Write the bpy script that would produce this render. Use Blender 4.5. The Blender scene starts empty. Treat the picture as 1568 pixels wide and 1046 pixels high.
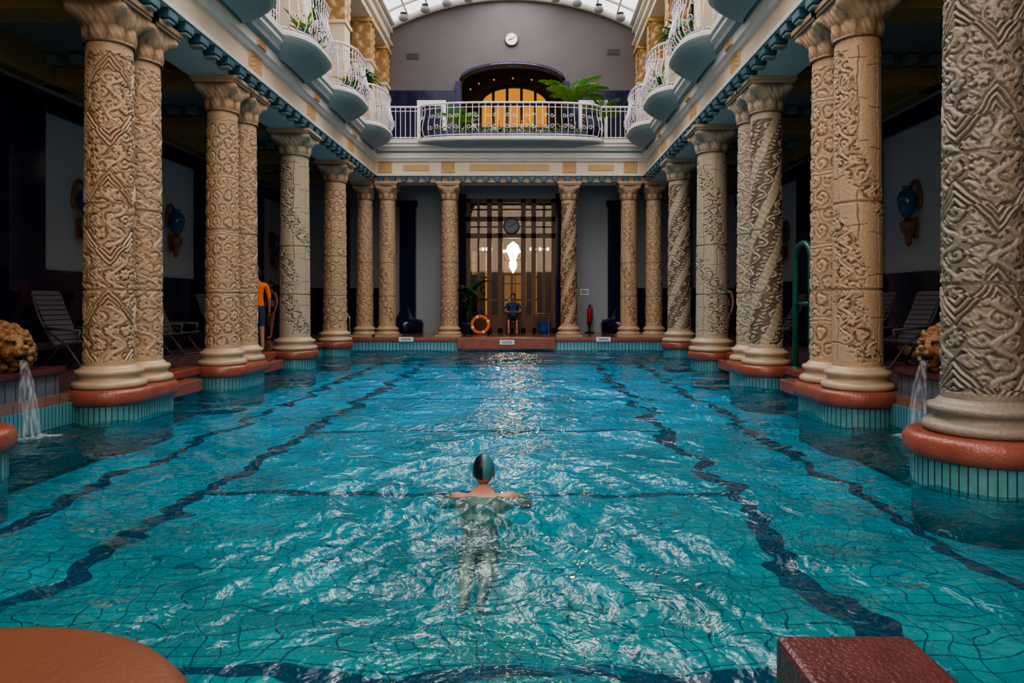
import bpy, math, random
import numpy as np
from mathutils import Vector, Matrix
random.seed(7)
PI = math.pi
SC = bpy.context.scene
COL = SC.collection

# ------------------------------------------------------------------ materials
def newmat(name):
    m = bpy.data.materials.new(name); m.use_nodes = True
    nt = m.node_tree; nt.nodes.clear()
    out = nt.nodes.new('ShaderNodeOutputMaterial')
    return m, nt, out

def N(nt, typ, inp=None, **props):
    n = nt.nodes.new(typ)
    for k, v in props.items(): setattr(n, k, v)
    if inp:
        for k, v in inp.items():
            s = n.inputs[k]
            if isinstance(v, bpy.types.NodeSocket): nt.links.new(v, s)
            else: s.default_value = v
    return n

def MA(nt, op, a, b=0.0, c=None):
    d = {0: a, 1: b}
    if c is not None: d[2] = c
    return N(nt, 'ShaderNodeMath', d, operation=op).outputs[0]

def mixc(nt, fac, a, b, mode='MIX'):
    n = nt.nodes.new('ShaderNodeMix'); n.data_type = 'RGBA'; n.blend_type = mode
    for idx, v in ((0, fac), (6, a), (7, b)):
        if isinstance(v, bpy.types.NodeSocket): nt.links.new(v, n.inputs[idx])
        else:
            n.inputs[idx].default_value = v if idx == 0 else (v[0], v[1], v[2], 1)
    return n.outputs[2]

def c4(c): return (c[0], c[1], c[2], 1)

def mat_simple(name, c, rough=.6, metal=0, var=.25, scale=6, bump=.15, bscale=40, emit=None, es=1, spec=.5):
    m, nt, out = newmat(name)
    tc = N(nt, 'ShaderNodeNewGeometry').outputs['Position']
    no = N(nt, 'ShaderNodeTexNoise', {'Vector': tc, 'Scale': scale, 'Detail': 4.0}).outputs['Fac']
    col = mixc(nt, no, tuple(x*(1-var) for x in c), tuple(min(1, x*(1+var)) for x in c))
    b = N(nt, 'ShaderNodeBsdfPrincipled', {'Base Color': col, 'Roughness': rough, 'Metallic': metal, 'Specular IOR Level': spec})
    if bump:
        nb = N(nt, 'ShaderNodeTexNoise', {'Vector': tc, 'Scale': bscale, 'Detail': 3.0}).outputs['Fac']
        bp = N(nt, 'ShaderNodeBump', {'Height': nb, 'Strength': bump, 'Distance': .02})
        nt.links.new(bp.outputs[0], b.inputs['Normal'])
    if emit:
        b.inputs['Emission Color'].default_value = c4(emit); b.inputs['Emission Strength'].default_value = es
    nt.links.new(b.outputs[0], out.inputs[0])
    return m

def mat_emit(name, c, s):
    m, nt, out = newmat(name)
    e = N(nt, 'ShaderNodeEmission', {'Color': c4(c), 'Strength': s})
    nt.links.new(e.outputs[0], out.inputs[0]); return m

def mat_stone(name, c1, c2, dark):
    m, nt, out = newmat(name)
    pos = N(nt, 'ShaderNodeNewGeometry').outputs['Position']
    n1 = N(nt, 'ShaderNodeTexNoise', {'Vector': pos, 'Scale': 2.6, 'Detail': 6.0, 'Roughness': .65}).outputs['Fac']
    r = N(nt, 'ShaderNodeMapRange', {0: n1, 1: .38, 2: .62}).outputs[0]
    base = mixc(nt, r, c1, c2)
    n2 = N(nt, 'ShaderNodeTexNoise', {'Vector': pos, 'Scale': 30.0, 'Detail': 4.0}).outputs['Fac']
    base = mixc(nt, N(nt, 'ShaderNodeMapRange', {0: n2, 1: .3, 2: .75, 3: 0.0, 4: .45}).outputs[0], base, tuple(x*.55 for x in c1))
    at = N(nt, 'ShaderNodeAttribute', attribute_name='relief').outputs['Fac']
    base = mixc(nt, N(nt, 'ShaderNodeMapRange', {0: at, 1: 0.0, 2: .6}).outputs[0], dark, base)  # low relief coloured darker: occlusion shade painted into the stone
    b = N(nt, 'ShaderNodeBsdfPrincipled', {'Base Color': base, 'Roughness': .42})
    bp = N(nt, 'ShaderNodeBump', {'Height': n2, 'Strength': .45, 'Distance': .018})
    nt.links.new(bp.outputs[0], b.inputs['Normal'])
    nt.links.new(b.outputs[0], out.inputs[0]); return m

def mat_brick(name, c1, c2, mortar, bw, rh, axes, ms=.01, rough=.3, offset=0.0, bump=.4):
    m, nt, out = newmat(name)
    pos = N(nt, 'ShaderNodeNewGeometry').outputs['Position']
    sp = N(nt, 'ShaderNodeSeparateXYZ', {0: pos})
    v = N(nt, 'ShaderNodeCombineXYZ', {0: sp.outputs['XYZ'.index(axes[0])], 1: sp.outputs['XYZ'.index(axes[1])]}).outputs[0]
    bt = N(nt, 'ShaderNodeTexBrick', {'Vector': v, 'Color1': c4(c1), 'Color2': c4(c2), 'Mortar': c4(mortar), 'Scale': 1.0,
        'Mortar Size': ms, 'Mortar Smooth': .2, 'Bias': 0.0, 'Brick Width': bw, 'Row Height': rh}, offset=offset)
    no = N(nt, 'ShaderNodeTexNoise', {'Vector': pos, 'Scale': 3.0, 'Detail': 4.0}).outputs['Fac']
    col = mixc(nt, MA(nt, 'MULTIPLY', no, .5), bt.outputs['Color'], tuple(x*.4 for x in c1))
    b = N(nt, 'ShaderNodeBsdfPrincipled', {'Base Color': col, 'Roughness': rough})
    bp = N(nt, 'ShaderNodeBump', {'Height': bt.outputs['Fac'], 'Strength': bump, 'Distance': .01}, invert=True)
    nt.links.new(bp.outputs[0], b.inputs['Normal'])
    nt.links.new(b.outputs[0], out.inputs[0]); return m

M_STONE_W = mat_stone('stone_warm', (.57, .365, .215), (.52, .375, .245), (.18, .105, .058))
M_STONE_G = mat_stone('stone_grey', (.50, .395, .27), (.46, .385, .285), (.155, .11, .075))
M_STONE_D = mat_stone('stone_dark', (.33, .25, .185), (.27, .23, .195), (.09, .068, .055))  # darker copy, with the backlit near column's shade put into its colour
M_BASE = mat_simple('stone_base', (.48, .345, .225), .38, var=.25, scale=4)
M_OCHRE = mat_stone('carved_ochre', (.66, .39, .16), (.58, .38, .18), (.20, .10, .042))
M_TERRA = mat_simple('terracotta_ledge', (.26, .075, .05), .28, var=.4, scale=5, bump=.3)
M_TERRA_DK = mat_simple('terracotta_wet', (.10, .028, .030), .22, var=.5, scale=9, bump=.4, bscale=60)
M_TERRA_OR = mat_simple('terracotta_orange', (.15, .044, .015), .5, var=.2, scale=3)
M_TILE = mat_simple('turquoise_tile', (.10, .27, .29), .2, var=.3, scale=12, bump=0)
M_GROUT = mat_simple('tile_grout', (.02, .05, .07), .6, bump=0)
M_UNDER = mat_simple('underwater_tile', (.004, .13, .19), .4, var=.3, scale=5, bump=0)
M_CREAM = mat_simple('cream_plaster', (.72, .585, .44), .6, var=.12, scale=3)
M_WHITEP = mat_simple('white_moulding', (.66, .615, .56), .55, var=.12, scale=3)
M_TEALP = mat_simple('teal_moulding', (.25, .32, .32), .5, var=.12, scale=3)
M_BRACK = mat_simple('bracket_blue', (.04, .12, .17), .35, var=.3, scale=8)
M_OLIVE = mat_simple('ochre_beam', (.34, .22, .07), .55, var=.3, scale=3)
M_CEIL = mat_simple('aisle_ceiling_plaster', (.20, .20, .19), .8, var=.15)
M_WALLP = mat_simple('wall_plaster', (.36, .385, .42), .8, var=.08, scale=30, bump=.3, bscale=70)
M_WALLUP = mat_simple('upper_wall_plaster', (.118, .104, .110), .8, var=.15, scale=1.2)
M_NAVY_Y = mat_brick('navy_tile_side', (.010, .012, .055), (.018, .018, .078), (.004, .004, .012), .15, .15, 'YZ', .006, .12)
M_NAVY_X = mat_brick('navy_tile_back', (.010, .012, .055), (.018, .018, .078), (.004, .004, .012), .15, .15, 'XZ', .006, .12)
M_DECK = mat_brick('deck_tile', (.30, .17, .13), (.25, .13, .10), (.10, .07, .06), .25, .25, 'XY', .008, .12, 0.0, .2)
M_PWX = mat_brick('pool_wall_tile_end', (.20, .46, .50), (.15, .40, .44), (.03, .09, .12), .10, .30, 'XZ', .012, .2)
M_PWY = mat_brick('pool_wall_tile_side', (.12, .36, .40), (.10, .32, .36), (.02, .06, .08), .06, .30, 'YZ', .007, .2)
M_IRON = mat_simple('white_iron', (.74, .68, .73), .4, var=.05, bump=0)
M_WOOD = mat_simple('door_wood', (.13, .055, .020), .4, var=.35, scale=8)
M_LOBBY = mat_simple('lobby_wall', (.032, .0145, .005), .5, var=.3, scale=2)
M_ALC = mat_simple('alcove_wall', (.10, .058, .04), .6, var=.3, scale=2)
M_WHITE = mat_simple('white_paint', (.75, .75, .74), .5, var=.05, bump=0)
M_BLACK = mat_simple('black_paint', (.01, .01, .012), .4, bump=0)
M_CHROME = mat_simple('chrome', (.75, .76, .78), .15, metal=1, var=.03, bump=0)
M_GREENP = mat_simple('green_pipe_paint', (.01, .09, .065), .3, var=.2, bump=0)
M_LEAF = mat_simple('leaf_green', (.06, .20, .035), .45, var=.5, scale=14, bump=0)
M_LEAF_D = mat_simple('leaf_dark', (.022, .10, .025), .4, var=.5, scale=14, bump=0)
M_LEAF_Y = mat_simple('leaf_light', (.18, .42, .05), .45, var=.4, scale=14, bump=0)
M_POT = mat_simple('blue_pot', (.015, .04, .12), .25, var=.2, bump=0)
M_FLOW = mat_simple('flower_pink', (.65, .10, .22), .6, var=.3, bump=0)
M_SKIN = mat_simple('skin', (.42, .19, .125), .4, var=.1, bump=.05, bscale=80)
M_TRUNKS = mat_simple('swim_trunks', (.12, .05, .045), .7, var=.2, bump=0)
M_HAIR = mat_simple('hair_dark', (.03, .018, .012), .6, var=.3, scale=40, bump=.4, bscale=120)
M_ORANGE = mat_simple('orange_cloth', (.85, .17, .03), .8, var=.15, scale=12, bump=.2)
M_BLUECL = mat_simple('blue_cloth', (.018, .045, .10), .8, var=.2, scale=12, bump=.2)
M_DARKCL = mat_simple('dark_cloth', (.02, .02, .03), .8, var=.2, scale=12, bump=.2)
M_RED = mat_simple('red_paint', (.45, .02, .02), .3, var=.1, bump=0)
M_VASE = mat_simple('vase_blue_glaze', (.02, .10, .22), .15, var=.4, scale=9, bump=0)
M_PLAST = mat_simple('chair_plastic', (.12, .11, .125), .5, var=.08, bump=0)
M_LION = mat_simple('lion_stone', (.30, .15, .06), .35, var=.7, scale=16, bump=.8, bscale=45)
M_FBLOCK = mat_brick('fountain_tile', (.16, .20, .25), (.12, .16, .21), (.05, .06, .07), .16, .3, 'YZ', .01, .25)
M_CAP = mat_simple('swim_cap_teal', (.06, .19, .21), .35, var=.2, scale=10, bump=0)
M_CAP2 = mat_simple('swim_cap_navy', (.008, .012, .022), .35, var=.2, bump=0)
M_GLOBE = mat_simple('lamp_globe', (.25, .25, .27), .3, var=.05, bump=0)

M_SKYL = mat_emit('skylight_glass', (1.0, .95, .96), 1.7)
M_SKYC = mat_emit('skylight_glint_strip', (1.0, .96, .94), 8.0)  # ridge strip added brighter than the other panes, for glints on the water
M_WARM = mat_emit('warm_bulb', (1.0, .62, .25), 8)
M_CHAND = mat_emit('chandelier_glow', (1.0, .70, .38), 40)
M_AMBER = mat_emit('amber_window', (1.0, .40, .06), .60)
M_COOLG = mat_emit('far_window_glow', (1.0, .55, .22), .25)
M_PANEL = mat_emit('panel_reflection', (1.0, .52, .12), .45)  # glow stands in for yellow reflections on the panels beside the door

def mat_poolfloor():
    m, nt, out = newmat('pool_floor_tile')
    pos = N(nt, 'ShaderNodeNewGeometry').outputs['Position']
    def warp(scale, ax, ay, det=1.0):
        n = N(nt, 'ShaderNodeTexNoise', {'Vector': pos, 'Scale': scale, 'Detail': det}).outputs['Color']
        s = N(nt, 'ShaderNodeVectorMath', {0: n, 1: (.5, .5, .5)}, operation='SUBTRACT').outputs[0]
        return N(nt, 'ShaderNodeVectorMath', {0: s, 1: (ax, ay, 0)}, operation='MULTIPLY').outputs[0]
    v = N(nt, 'ShaderNodeVectorMath', {0: pos, 1: warp(1.6, .50, .36, 0.0)}, operation='ADD').outputs[0]
    v = N(nt, 'ShaderNodeVectorMath', {0: v, 1: warp(4.2, .26, .13, 0.0)}, operation='ADD').outputs[0]
    bt = N(nt, 'ShaderNodeTexBrick', {'Vector': v, 'Color1': (.0, .24, .27, 1), 'Color2': (.015, .32, .32, 1), 'Mortar': (.0, .05, .09, 1),
        'Scale': 1.0, 'Mortar Size': .008, 'Mortar Smooth': .6, 'Brick Width': .15, 'Row Height': .15, 'Bias': 0.0}, offset=0.0)
    sp = N(nt, 'ShaderNodeSeparateXYZ', {0: v}); X = sp.outputs[0]; Y = sp.outputs[1]
    aX = MA(nt, 'ABSOLUTE', X)
    l1 = MA(nt, 'LESS_THAN', MA(nt, 'ABSOLUTE', MA(nt, 'SUBTRACT', aX, 2.5)), .10)
    l2 = MA(nt, 'LESS_THAN', MA(nt, 'ABSOLUTE', MA(nt, 'SUBTRACT', aX, 3.75)), .08)
    fy = MA(nt, 'FRACT', MA(nt, 'DIVIDE', MA(nt, 'ADD', Y, -3.45+6.6), 3.3))
    l3 = MA(nt, 'MULTIPLY', MA(nt, 'LESS_THAN', fy, .036), MA(nt, 'LESS_THAN', aX, 2.5))
    l = MA(nt, 'MAXIMUM', MA(nt, 'MAXIMUM', l1, l2), l3)
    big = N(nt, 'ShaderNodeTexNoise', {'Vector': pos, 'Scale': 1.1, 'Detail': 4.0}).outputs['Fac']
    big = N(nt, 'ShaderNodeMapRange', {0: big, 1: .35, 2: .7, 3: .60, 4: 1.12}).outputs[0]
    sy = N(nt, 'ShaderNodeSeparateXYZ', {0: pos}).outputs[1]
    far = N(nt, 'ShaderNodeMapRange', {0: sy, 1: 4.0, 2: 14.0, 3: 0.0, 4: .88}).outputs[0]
    base = mixc(nt, far, bt.outputs['Color'], (.0, .48, .80))  # farther floor painted brighter and bluer, a light gradient put into the colour
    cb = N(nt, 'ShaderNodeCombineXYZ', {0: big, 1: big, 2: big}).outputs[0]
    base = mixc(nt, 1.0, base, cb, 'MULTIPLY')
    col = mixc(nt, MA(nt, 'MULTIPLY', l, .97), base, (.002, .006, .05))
    b = N(nt, 'ShaderNodeBsdfPrincipled', {'Base Color': col, 'Roughness': .6, 'Specular IOR Level': .1})
    nt.links.new(b.outputs[0], out.inputs[0]); return m
M_PFLOOR = mat_poolfloor()

def mat_water():
    m, nt, out = newmat('pool_water')
    pos = N(nt, 'ShaderNodeNewGeometry').outputs['Position']
    n1 = N(nt, 'ShaderNodeTexNoise', {'Vector': pos, 'Scale': 4.0, 'Detail': 2.0, 'Distortion': .8}).outputs['Fac']
    n2 = N(nt, 'ShaderNodeTexNoise', {'Vector': pos, 'Scale': 13.0, 'Detail': 2.0, 'Distortion': .4}).outputs['Fac']
    hsum = MA(nt, 'ADD', n1, MA(nt, 'MULTIPLY', n2, .3))
    bp = N(nt, 'ShaderNodeBump', {'Height': hsum, 'Strength': 1.0, 'Distance': .055})
    fr = N(nt, 'ShaderNodeFresnel', {'IOR': 1.38, 'Normal': bp.outputs[0]}).outputs[0]
    fr = MA(nt, 'MINIMUM', fr, .8)
    tr = N(nt, 'ShaderNodeBsdfTransparent', {'Color': (.54, .95, .97, 1)})
    # light scattered back by the slightly cloudy thermal water
    df = N(nt, 'ShaderNodeBsdfDiffuse', {'Color': (.0, .22, .28, 1)})
    body = N(nt, 'ShaderNodeMixShader', {0: .12, 1: tr.outputs[0], 2: df.outputs[0]})
    gl = N(nt, 'ShaderNodeBsdfGlossy', {'Color': (1, 1, 1, 1), 'Roughness': .02, 'Normal': bp.outputs[0]})
    mx = N(nt, 'ShaderNodeMixShader', {0: fr, 1: body.outputs[0], 2: gl.outputs[0]})
    nt.links.new(mx.outputs[0], out.inputs[0]); return m
M_WATER = mat_water()

def mat_fall():
    m, nt, out = newmat('falling_water')
    pos = N(nt, 'ShaderNodeNewGeometry').outputs['Position']
    mp = N(nt, 'ShaderNodeMapping', {0: pos, 3: (40, 40, 3)}).outputs[0]
    n = N(nt, 'ShaderNodeTexNoise', {'Vector': mp, 'Scale': 1.0, 'Detail': 2.0}).outputs['Fac']
    f = N(nt, 'ShaderNodeMapRange', {0: n, 1: .40, 2: .72, 3: .06, 4: .65}).outputs[0]
    tr = N(nt, 'ShaderNodeBsdfTransparent')
    pr = N(nt, 'ShaderNodeBsdfPrincipled', {'Base Color': (.60, .63, .70, 1), 'Roughness': .15})
    mx = N(nt, 'ShaderNodeMixShader', {0: f, 1: tr.outputs[0], 2: pr.outputs[0]})
    nt.links.new(mx.outputs[0], out.inputs[0]); return m
M_FALL = mat_fall()
def mat_glass():
    m, nt, out = newmat('window_glass')
    tr = N(nt, 'ShaderNodeBsdfTransparent', {'Color': (.88, .80, .70, 1)})
    gl = N(nt, 'ShaderNodeBsdfGlossy', {'Roughness': .03})
    mx = N(nt, 'ShaderNodeMixShader', {0: .04, 1: tr.outputs[0], 2: gl.outputs[0]})
    nt.links.new(mx.outputs[0], out.inputs[0]); return m
M_GLASS = mat_glass()

# ------------------------------------------------------------------ mesh builder
class MB:
    def __init__(s): s.v = []; s.f = []; s.m = []; s.s = []; s.r = []
    def add(s, vs, fs, m=0, sm=False, rel=None):
        o = len(s.v); s.v.extend([tuple(p) for p in vs])
        s.f.extend([tuple(i+o for i in f) for f in fs])
        s.m.extend([m]*len(fs)); s.s.extend([sm]*len(fs))
        s.r.extend(rel if rel is not None else [1.0]*len(vs))
    def box(s, x0, x1, y0, y1, z0, z1, m=0, T=None):
        vs = [(x0,y0,z0),(x1,y0,z0),(x1,y1,z0),(x0,y1,z0),(x0,y0,z1),(x1,y0,z1),(x1,y1,z1),(x0,y1,z1)]
        if T is not None: vs = [tuple(T @ Vector(p)) for p in vs]
        s.add(vs, [(0,3,2,1),(4,5,6,7),(0,1,5,4),(1,2,6,5),(2,3,7,6),(3,0,4,7)], m)
    def lathe(s, prof, c=(0,0), n=48, m=0, sm=True, L=0, T=None, caps=True):
        vs = []; fs = []
        for (r, z) in prof:
            for i in range(n):
                a = 2*PI*(i+.5)/n
                y = r*math.sin(a) + (L/2 if math.sin(a) > 0 else -L/2)
                vs.append((c[0]+r*math.cos(a), c[1]+y, z))
        for j in range(len(prof)-1):
            for i in range(n):
                k = (i+1) % n
                fs.append((j*n+i, j*n+k, (j+1)*n+k, (j+1)*n+i))
        if T is not None: vs = [tuple(T @ Vector(p)) for p in vs]
        s.add(vs, fs, m, sm)
        if caps:
            o = len(s.v)-len(vs)
            s.f.append(tuple(o+i for i in reversed(range(n)))); s.m.append(m); s.s.append(False)
            s.f.append(tuple(o+(len(prof)-1)*n+i for i in range(n))); s.m.append(m); s.s.append(False)
    def tube(s, pts, r, n=6, m=0, closed=False, sm=True):
        pts = [Vector(p) for p in pts]; K = len(pts)
        rs = r if isinstance(r, (list, tuple)) else [r]*K
        vs = []; fs = []; prev = None
        for i, p in enumerate(pts):
            if closed: t = pts[(i+1) % K]-pts[(i-1) % K]
            else: t = pts[min(i+1, K-1)]-pts[max(i-1, 0)]
            t = t.normalized() if t.length > 1e-9 else Vector((0,0,1))
            if prev is None:
                a = Vector((0,0,1)) if abs(t.z) < .9 else Vector((1,0,0))
                u = t.cross(a).normalized()
            else:
                u = (prev - t*prev.dot(t))
                u = u.normalized() if u.length > 1e-6 else t.orthogonal().normalized()
            prev = u; w = t.cross(u)
            for k in range(n):
                a = 2*PI*k/n
                vs.append(p + (u*math.cos(a)+w*math.sin(a))*rs[i])
        R = K if closed else K-1
        for i in range(R):
            j = (i+1) % K
            for k in range(n):
                q = (k+1) % n
                fs.append((i*n+k, i*n+q, j*n+q, j*n+k))
        if not closed:
            fs.append(tuple(reversed(range(n)))); fs.append(tuple((K-1)*n+k for k in range(n)))
        s.add(vs, fs, m, sm)
    def ell(s, c, r, m=0, nu=16, nv=10, R=None, half=None):
        vs = []; fs = []
        for j in range(nv+1):
            t = PI*j/nv
            for i in range(nu):
                a = 2*PI*i/nu
                p = Vector((r[0]*math.sin(t)*math.cos(a), r[1]*math.sin(t)*math.sin(a), r[2]*math.cos(t)))
                if R is not None: p = R @ p
                vs.append((c[0]+p.x, c[1]+p.y, c[2]+p.z))
        for j in range(nv):
            for i in range(nu):
                k = (i+1) % nu
                fs.append((j*nu+i, (j+1)*nu+i, (j+1)*nu+k, j*nu+k))
        s.add(vs, fs, m, True)
    def prism(s, prof, a, b, axis='y', m=0, mseg=None):
        n = len(prof)
        if axis == 'y': vs = [(p[0], a, p[1]) for p in prof]+[(p[0], b, p[1]) for p in prof]
        else: vs = [(a, p[0], p[1]) for p in prof]+[(b, p[0], p[1]) for p in prof]
        for i in range(n):
            j = (i+1) % n
            s.add([vs[i], vs[j], vs[n+j], vs[n+i]], [(0,1,2,3)], mseg[i] if mseg else m)
        s.add(vs[:n], [tuple(range(n))], m); s.add(vs[n:], [tuple(reversed(range(n)))], m)
    def leaf(s, base, d, L, w, droop=.5, m=0, seg=6, up=Vector((0,0,1))):
        d = Vector(d).normalized(); side = d.cross(up)
        side = side.normalized() if side.length > 1e-4 else Vector((1,0,0))
        p = Vector(base); vs = []; fs = []
        for i in range(seg+1):
            t = i/seg
            ww = w*math.sin(PI*min(1, .12+t*.88))**.8*.5 if t < 1 else .001
            vs += [p-side*ww, p+Vector((0,0,-ww*.25)), p+side*ww]
            d = (d+Vector((0,0,-droop/seg))).normalized(); p = p+d*(L/seg)
        for i in range(seg):
            a = i*3
            fs += [(a, a+1, a+4, a+3), (a+1, a+2, a+5, a+4)]
        s.add(vs, fs, m, True)
    def obj(s, name, mats, parent=None, loc=None, bevel=0, rel=False):
        me = bpy.data.meshes.new(name)
        me.from_pydata(s.v, [], s.f)
        for mm in mats: me.materials.append(mm)
        me.polygons.foreach_set('material_index', s.m)
        me.polygons.foreach_set('use_smooth', s.s)
        if rel:
            at = me.attributes.new('relief', 'FLOAT', 'POINT'); at.data.foreach_set('value', s.r)
        me.update()
        o = bpy.data.objects.new(name, me); COL.objects.link(o)
        if loc: o.location = loc
        if parent: o.parent = parent
        if bevel:
            b = o.modifiers.new('b', 'BEVEL'); b.width = bevel; b.segments = 2; b.limit_method = 'ANGLE'
        return o

# ------------------------------------------------------------------ carved columns
def tri(x): return np.abs((x % 1.0)-.5)*2
def sst(a, b, x):
    t = np.clip((x-a)/(b-a), 0, 1); return t*t*(3-2*t)
def cellhash(a, b):
    return (np.sin(a*127.1+b*311.7)*43758.5453) % 1.0
def scrollvine(U, Z, k, p, w=.10):
    a = (U*k+.22*np.sin(2*PI*Z/p)) % 1.0-.5
    stem = 1-sst(w*.5, w, np.abs(a))
    lf = np.cos(2*PI*(U*k*2+.5*np.sin(2*PI*Z/p)))*np.cos(2*PI*Z/(p*.5))
    leaf = sst(.15, .5, lf)*(.7+.3*np.cos(2*PI*(U*k*9+Z/.05)))
    return np.clip(np.maximum(stem, leaf), 0, 1)
def rosette(U, Z, k, p):
    row = np.floor(Z/p); uu = U*k+.5*(row % 2); cell = np.floor(uu) % k
    x = (uu % 1.0)-.5; y = (Z/p % 1.0)-.5
    hsh = cellhash(cell, row); ang = np.arctan2(y, x)+hsh*6; rr = np.sqrt(x*x+y*y)*2
    pet = np.where(hsh < .33, 5, np.where(hsh < .66, 3, 7))
    fl = .5+.5*np.cos(ang*pet+rr*4*(hsh-.5)*2)
    a = (1-sst(.62, .85, rr/(.65+.35*fl)))*(.55+.45*sst(.12, .25, rr))
    sp = .5+.5*np.cos(ang+rr*9)
    b = sst(.35, .6, sp)*(1-sst(.85, 1.0, rr))
    bead = (rr > .92)*.45
    return np.clip(np.where(hsh > .5, a, .35*a+.75*b)+bead, 0, 1)
def pattern(kind, U, Z):
    U = U+.006*np.sin(Z*9+np.sin(U*2*PI*3)*2)+.003*np.sin(Z*31+U*2*PI*5)
    Z = Z+.010*np.sin(U*2*PI*4+Z*5)+.004*np.sin(U*2*PI*11-Z*23)
    if kind == 'A':
        zz = Z/.72; row = np.floor(zz+U*0); d = tri(U*3+.5*(row % 2)); e = tri(zz)
        dia = (1-d)+(1-e)
        chev = sst(.2, .75, .5+.5*np.cos(2*PI*dia*5.5))
        m = 1-sst(.66, .71, dia)
        orn = np.maximum(scrollvine(U, Z, 4, .33), .8*rosette(U, Z, 9, .17))
        edge = np.abs(dia-.69) < .025
        return np.where(edge, .3, m*chev+(1-m)*orn)
    if kind == 'B':
        s1 = .5+.5*np.cos(2*PI*(U*3-Z/1.1))
        lv = .5+.5*np.cos(2*PI*(U*9+Z/.11))
        vine = scrollvine(U-Z/3.3, Z, 4, .26, .08)
        return np.clip(.7*sst(.70, .84, s1)*(.7+.3*sst(.3, .7, lv))+.8*(1-sst(.66, .8, s1))*vine, 0, 1)
    if kind == 'C':
        fl = sst(.02, .07, tri(U*7))
        j = sst(.008, .022, tri(Z/.5+.5*np.floor(U*7)*.37))
        fx = np.cos(2*PI*(U*2+Z/1.9)+1.2*np.sin(Z*3))
        m = sst(.15, .3, fx)
        orn = np.maximum(scrollvine(U, Z, 5, .26, .09), .85*rosette(U, Z, 8, .19))
        return np.clip(.75*fl*j*(1-m)+m*orn, 0, 1)
    if kind == 'D':
        a = rosette(U, Z, 8, .22); c = .5+.5*np.cos(2*PI*Z/.05)
        b = .5+.5*np.cos(2*PI*(U*24+.4*np.sin(Z*40)))
        band = (tri(Z/.95) > .90)
        return np.where(band, .4+.4*c, np.clip(.8*a+.12*b+.12, 0, 1))
    return np.clip(.2+.8*np.maximum(scrollvine(U+Z/3.2, Z, 4, .34, .10), .7*rosette(U, Z, 10, .16)), 0, 1)

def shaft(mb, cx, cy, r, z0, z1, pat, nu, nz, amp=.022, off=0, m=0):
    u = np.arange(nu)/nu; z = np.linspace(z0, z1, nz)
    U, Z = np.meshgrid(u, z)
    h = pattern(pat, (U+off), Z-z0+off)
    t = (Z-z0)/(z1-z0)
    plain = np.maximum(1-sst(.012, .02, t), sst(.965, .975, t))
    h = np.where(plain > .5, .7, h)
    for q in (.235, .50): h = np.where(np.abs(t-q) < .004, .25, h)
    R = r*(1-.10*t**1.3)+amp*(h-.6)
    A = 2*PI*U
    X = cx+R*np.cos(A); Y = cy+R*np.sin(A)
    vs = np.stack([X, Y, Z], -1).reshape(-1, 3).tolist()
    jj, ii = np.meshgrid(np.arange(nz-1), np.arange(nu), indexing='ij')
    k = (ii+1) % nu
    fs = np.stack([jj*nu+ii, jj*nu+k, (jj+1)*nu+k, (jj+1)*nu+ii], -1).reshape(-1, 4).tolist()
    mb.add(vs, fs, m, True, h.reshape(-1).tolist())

def capital(mb, cx, cy, r, z0, z1, nu=80, nz=30, m=0, ab=1.42):
    u = np.arange(nu)/nu; t = np.linspace(0, 1, nz)
    U, T = np.meshgrid(u, t); A = 2*PI*U
    R = r*(.93+.08*T+.28*T**2.4)
    sq = np.minimum(1/np.maximum(np.abs(np.cos(A)), np.abs(np.sin(A))), 1.33)
    R = R*(1+(sq-1)*sst(.35, 1, T))
    l1 = np.abs(np.cos(4*A))**.7*np.sin(PI*np.clip(T/.5, 0, 1))
    l2 = np.abs(np.sin(4*A))**.7*np.sin(PI*np.clip((T-.35)/.55, 0, 1))
    vol = np.exp(-((((A/(PI/2)) % 1)-.5)/.16)**2)*np.exp(-((T-.78)/.14)**2)
    mask = np.exp(-((((A/(PI/2)+.5) % 1)-.5)/.15)**2)*np.exp(-((T-.62)/.2)**2)
    fine = .5+.5*np.cos(24*A+T*20)
    h = np.clip(.8*np.maximum(l1, l2)+vol+.5*mask, 0, 1)*(.7+.3*fine)
    R = R+r*.17*h+r*.13*vol
    ring = np.exp(-((T-.03)/.03)**2); R = R+r*.08*ring
    Z = z0+(z1-.08-z0)*T
    vs = np.stack([cx+R*np.cos(A), cy+R*np.sin(A), Z], -1).reshape(-1, 3).tolist()
    jj, ii = np.meshgrid(np.arange(nz-1), np.arange(nu), indexing='ij'); k = (ii+1) % nu
    fs = np.stack([jj*nu+ii, jj*nu+k, (jj+1)*nu+k, (jj+1)*nu+ii], -1).reshape(-1, 4).tolist()
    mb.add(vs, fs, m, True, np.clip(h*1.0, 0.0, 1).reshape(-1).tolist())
    w = r*ab
    mb.box(cx-w*.93, cx+w*.93, cy-w*.93, cy+w*.93, z1-.10, z1-.055, m)
    mb.box(cx-w, cx+w, cy-w, cy+w, z1-.06, z1, m)

def base_mould(mb, cx, cy, r, z0, z1, m):
    h = z1-z0
    pr = [(1.36,0),(1.44,.06),(1.47,.16),(1.44,.26),(1.36,.32),(1.24,.36),(1.2,.48),(1.24,.56),(1.31,.60),(1.35,.70),(1.31,.80),(1.17,.84),(1.1,.92),(1.02,1.0)]
    mb.lathe([(r*a, z0+h*b) for a, b in pr], (cx, cy), 56, m)

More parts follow.
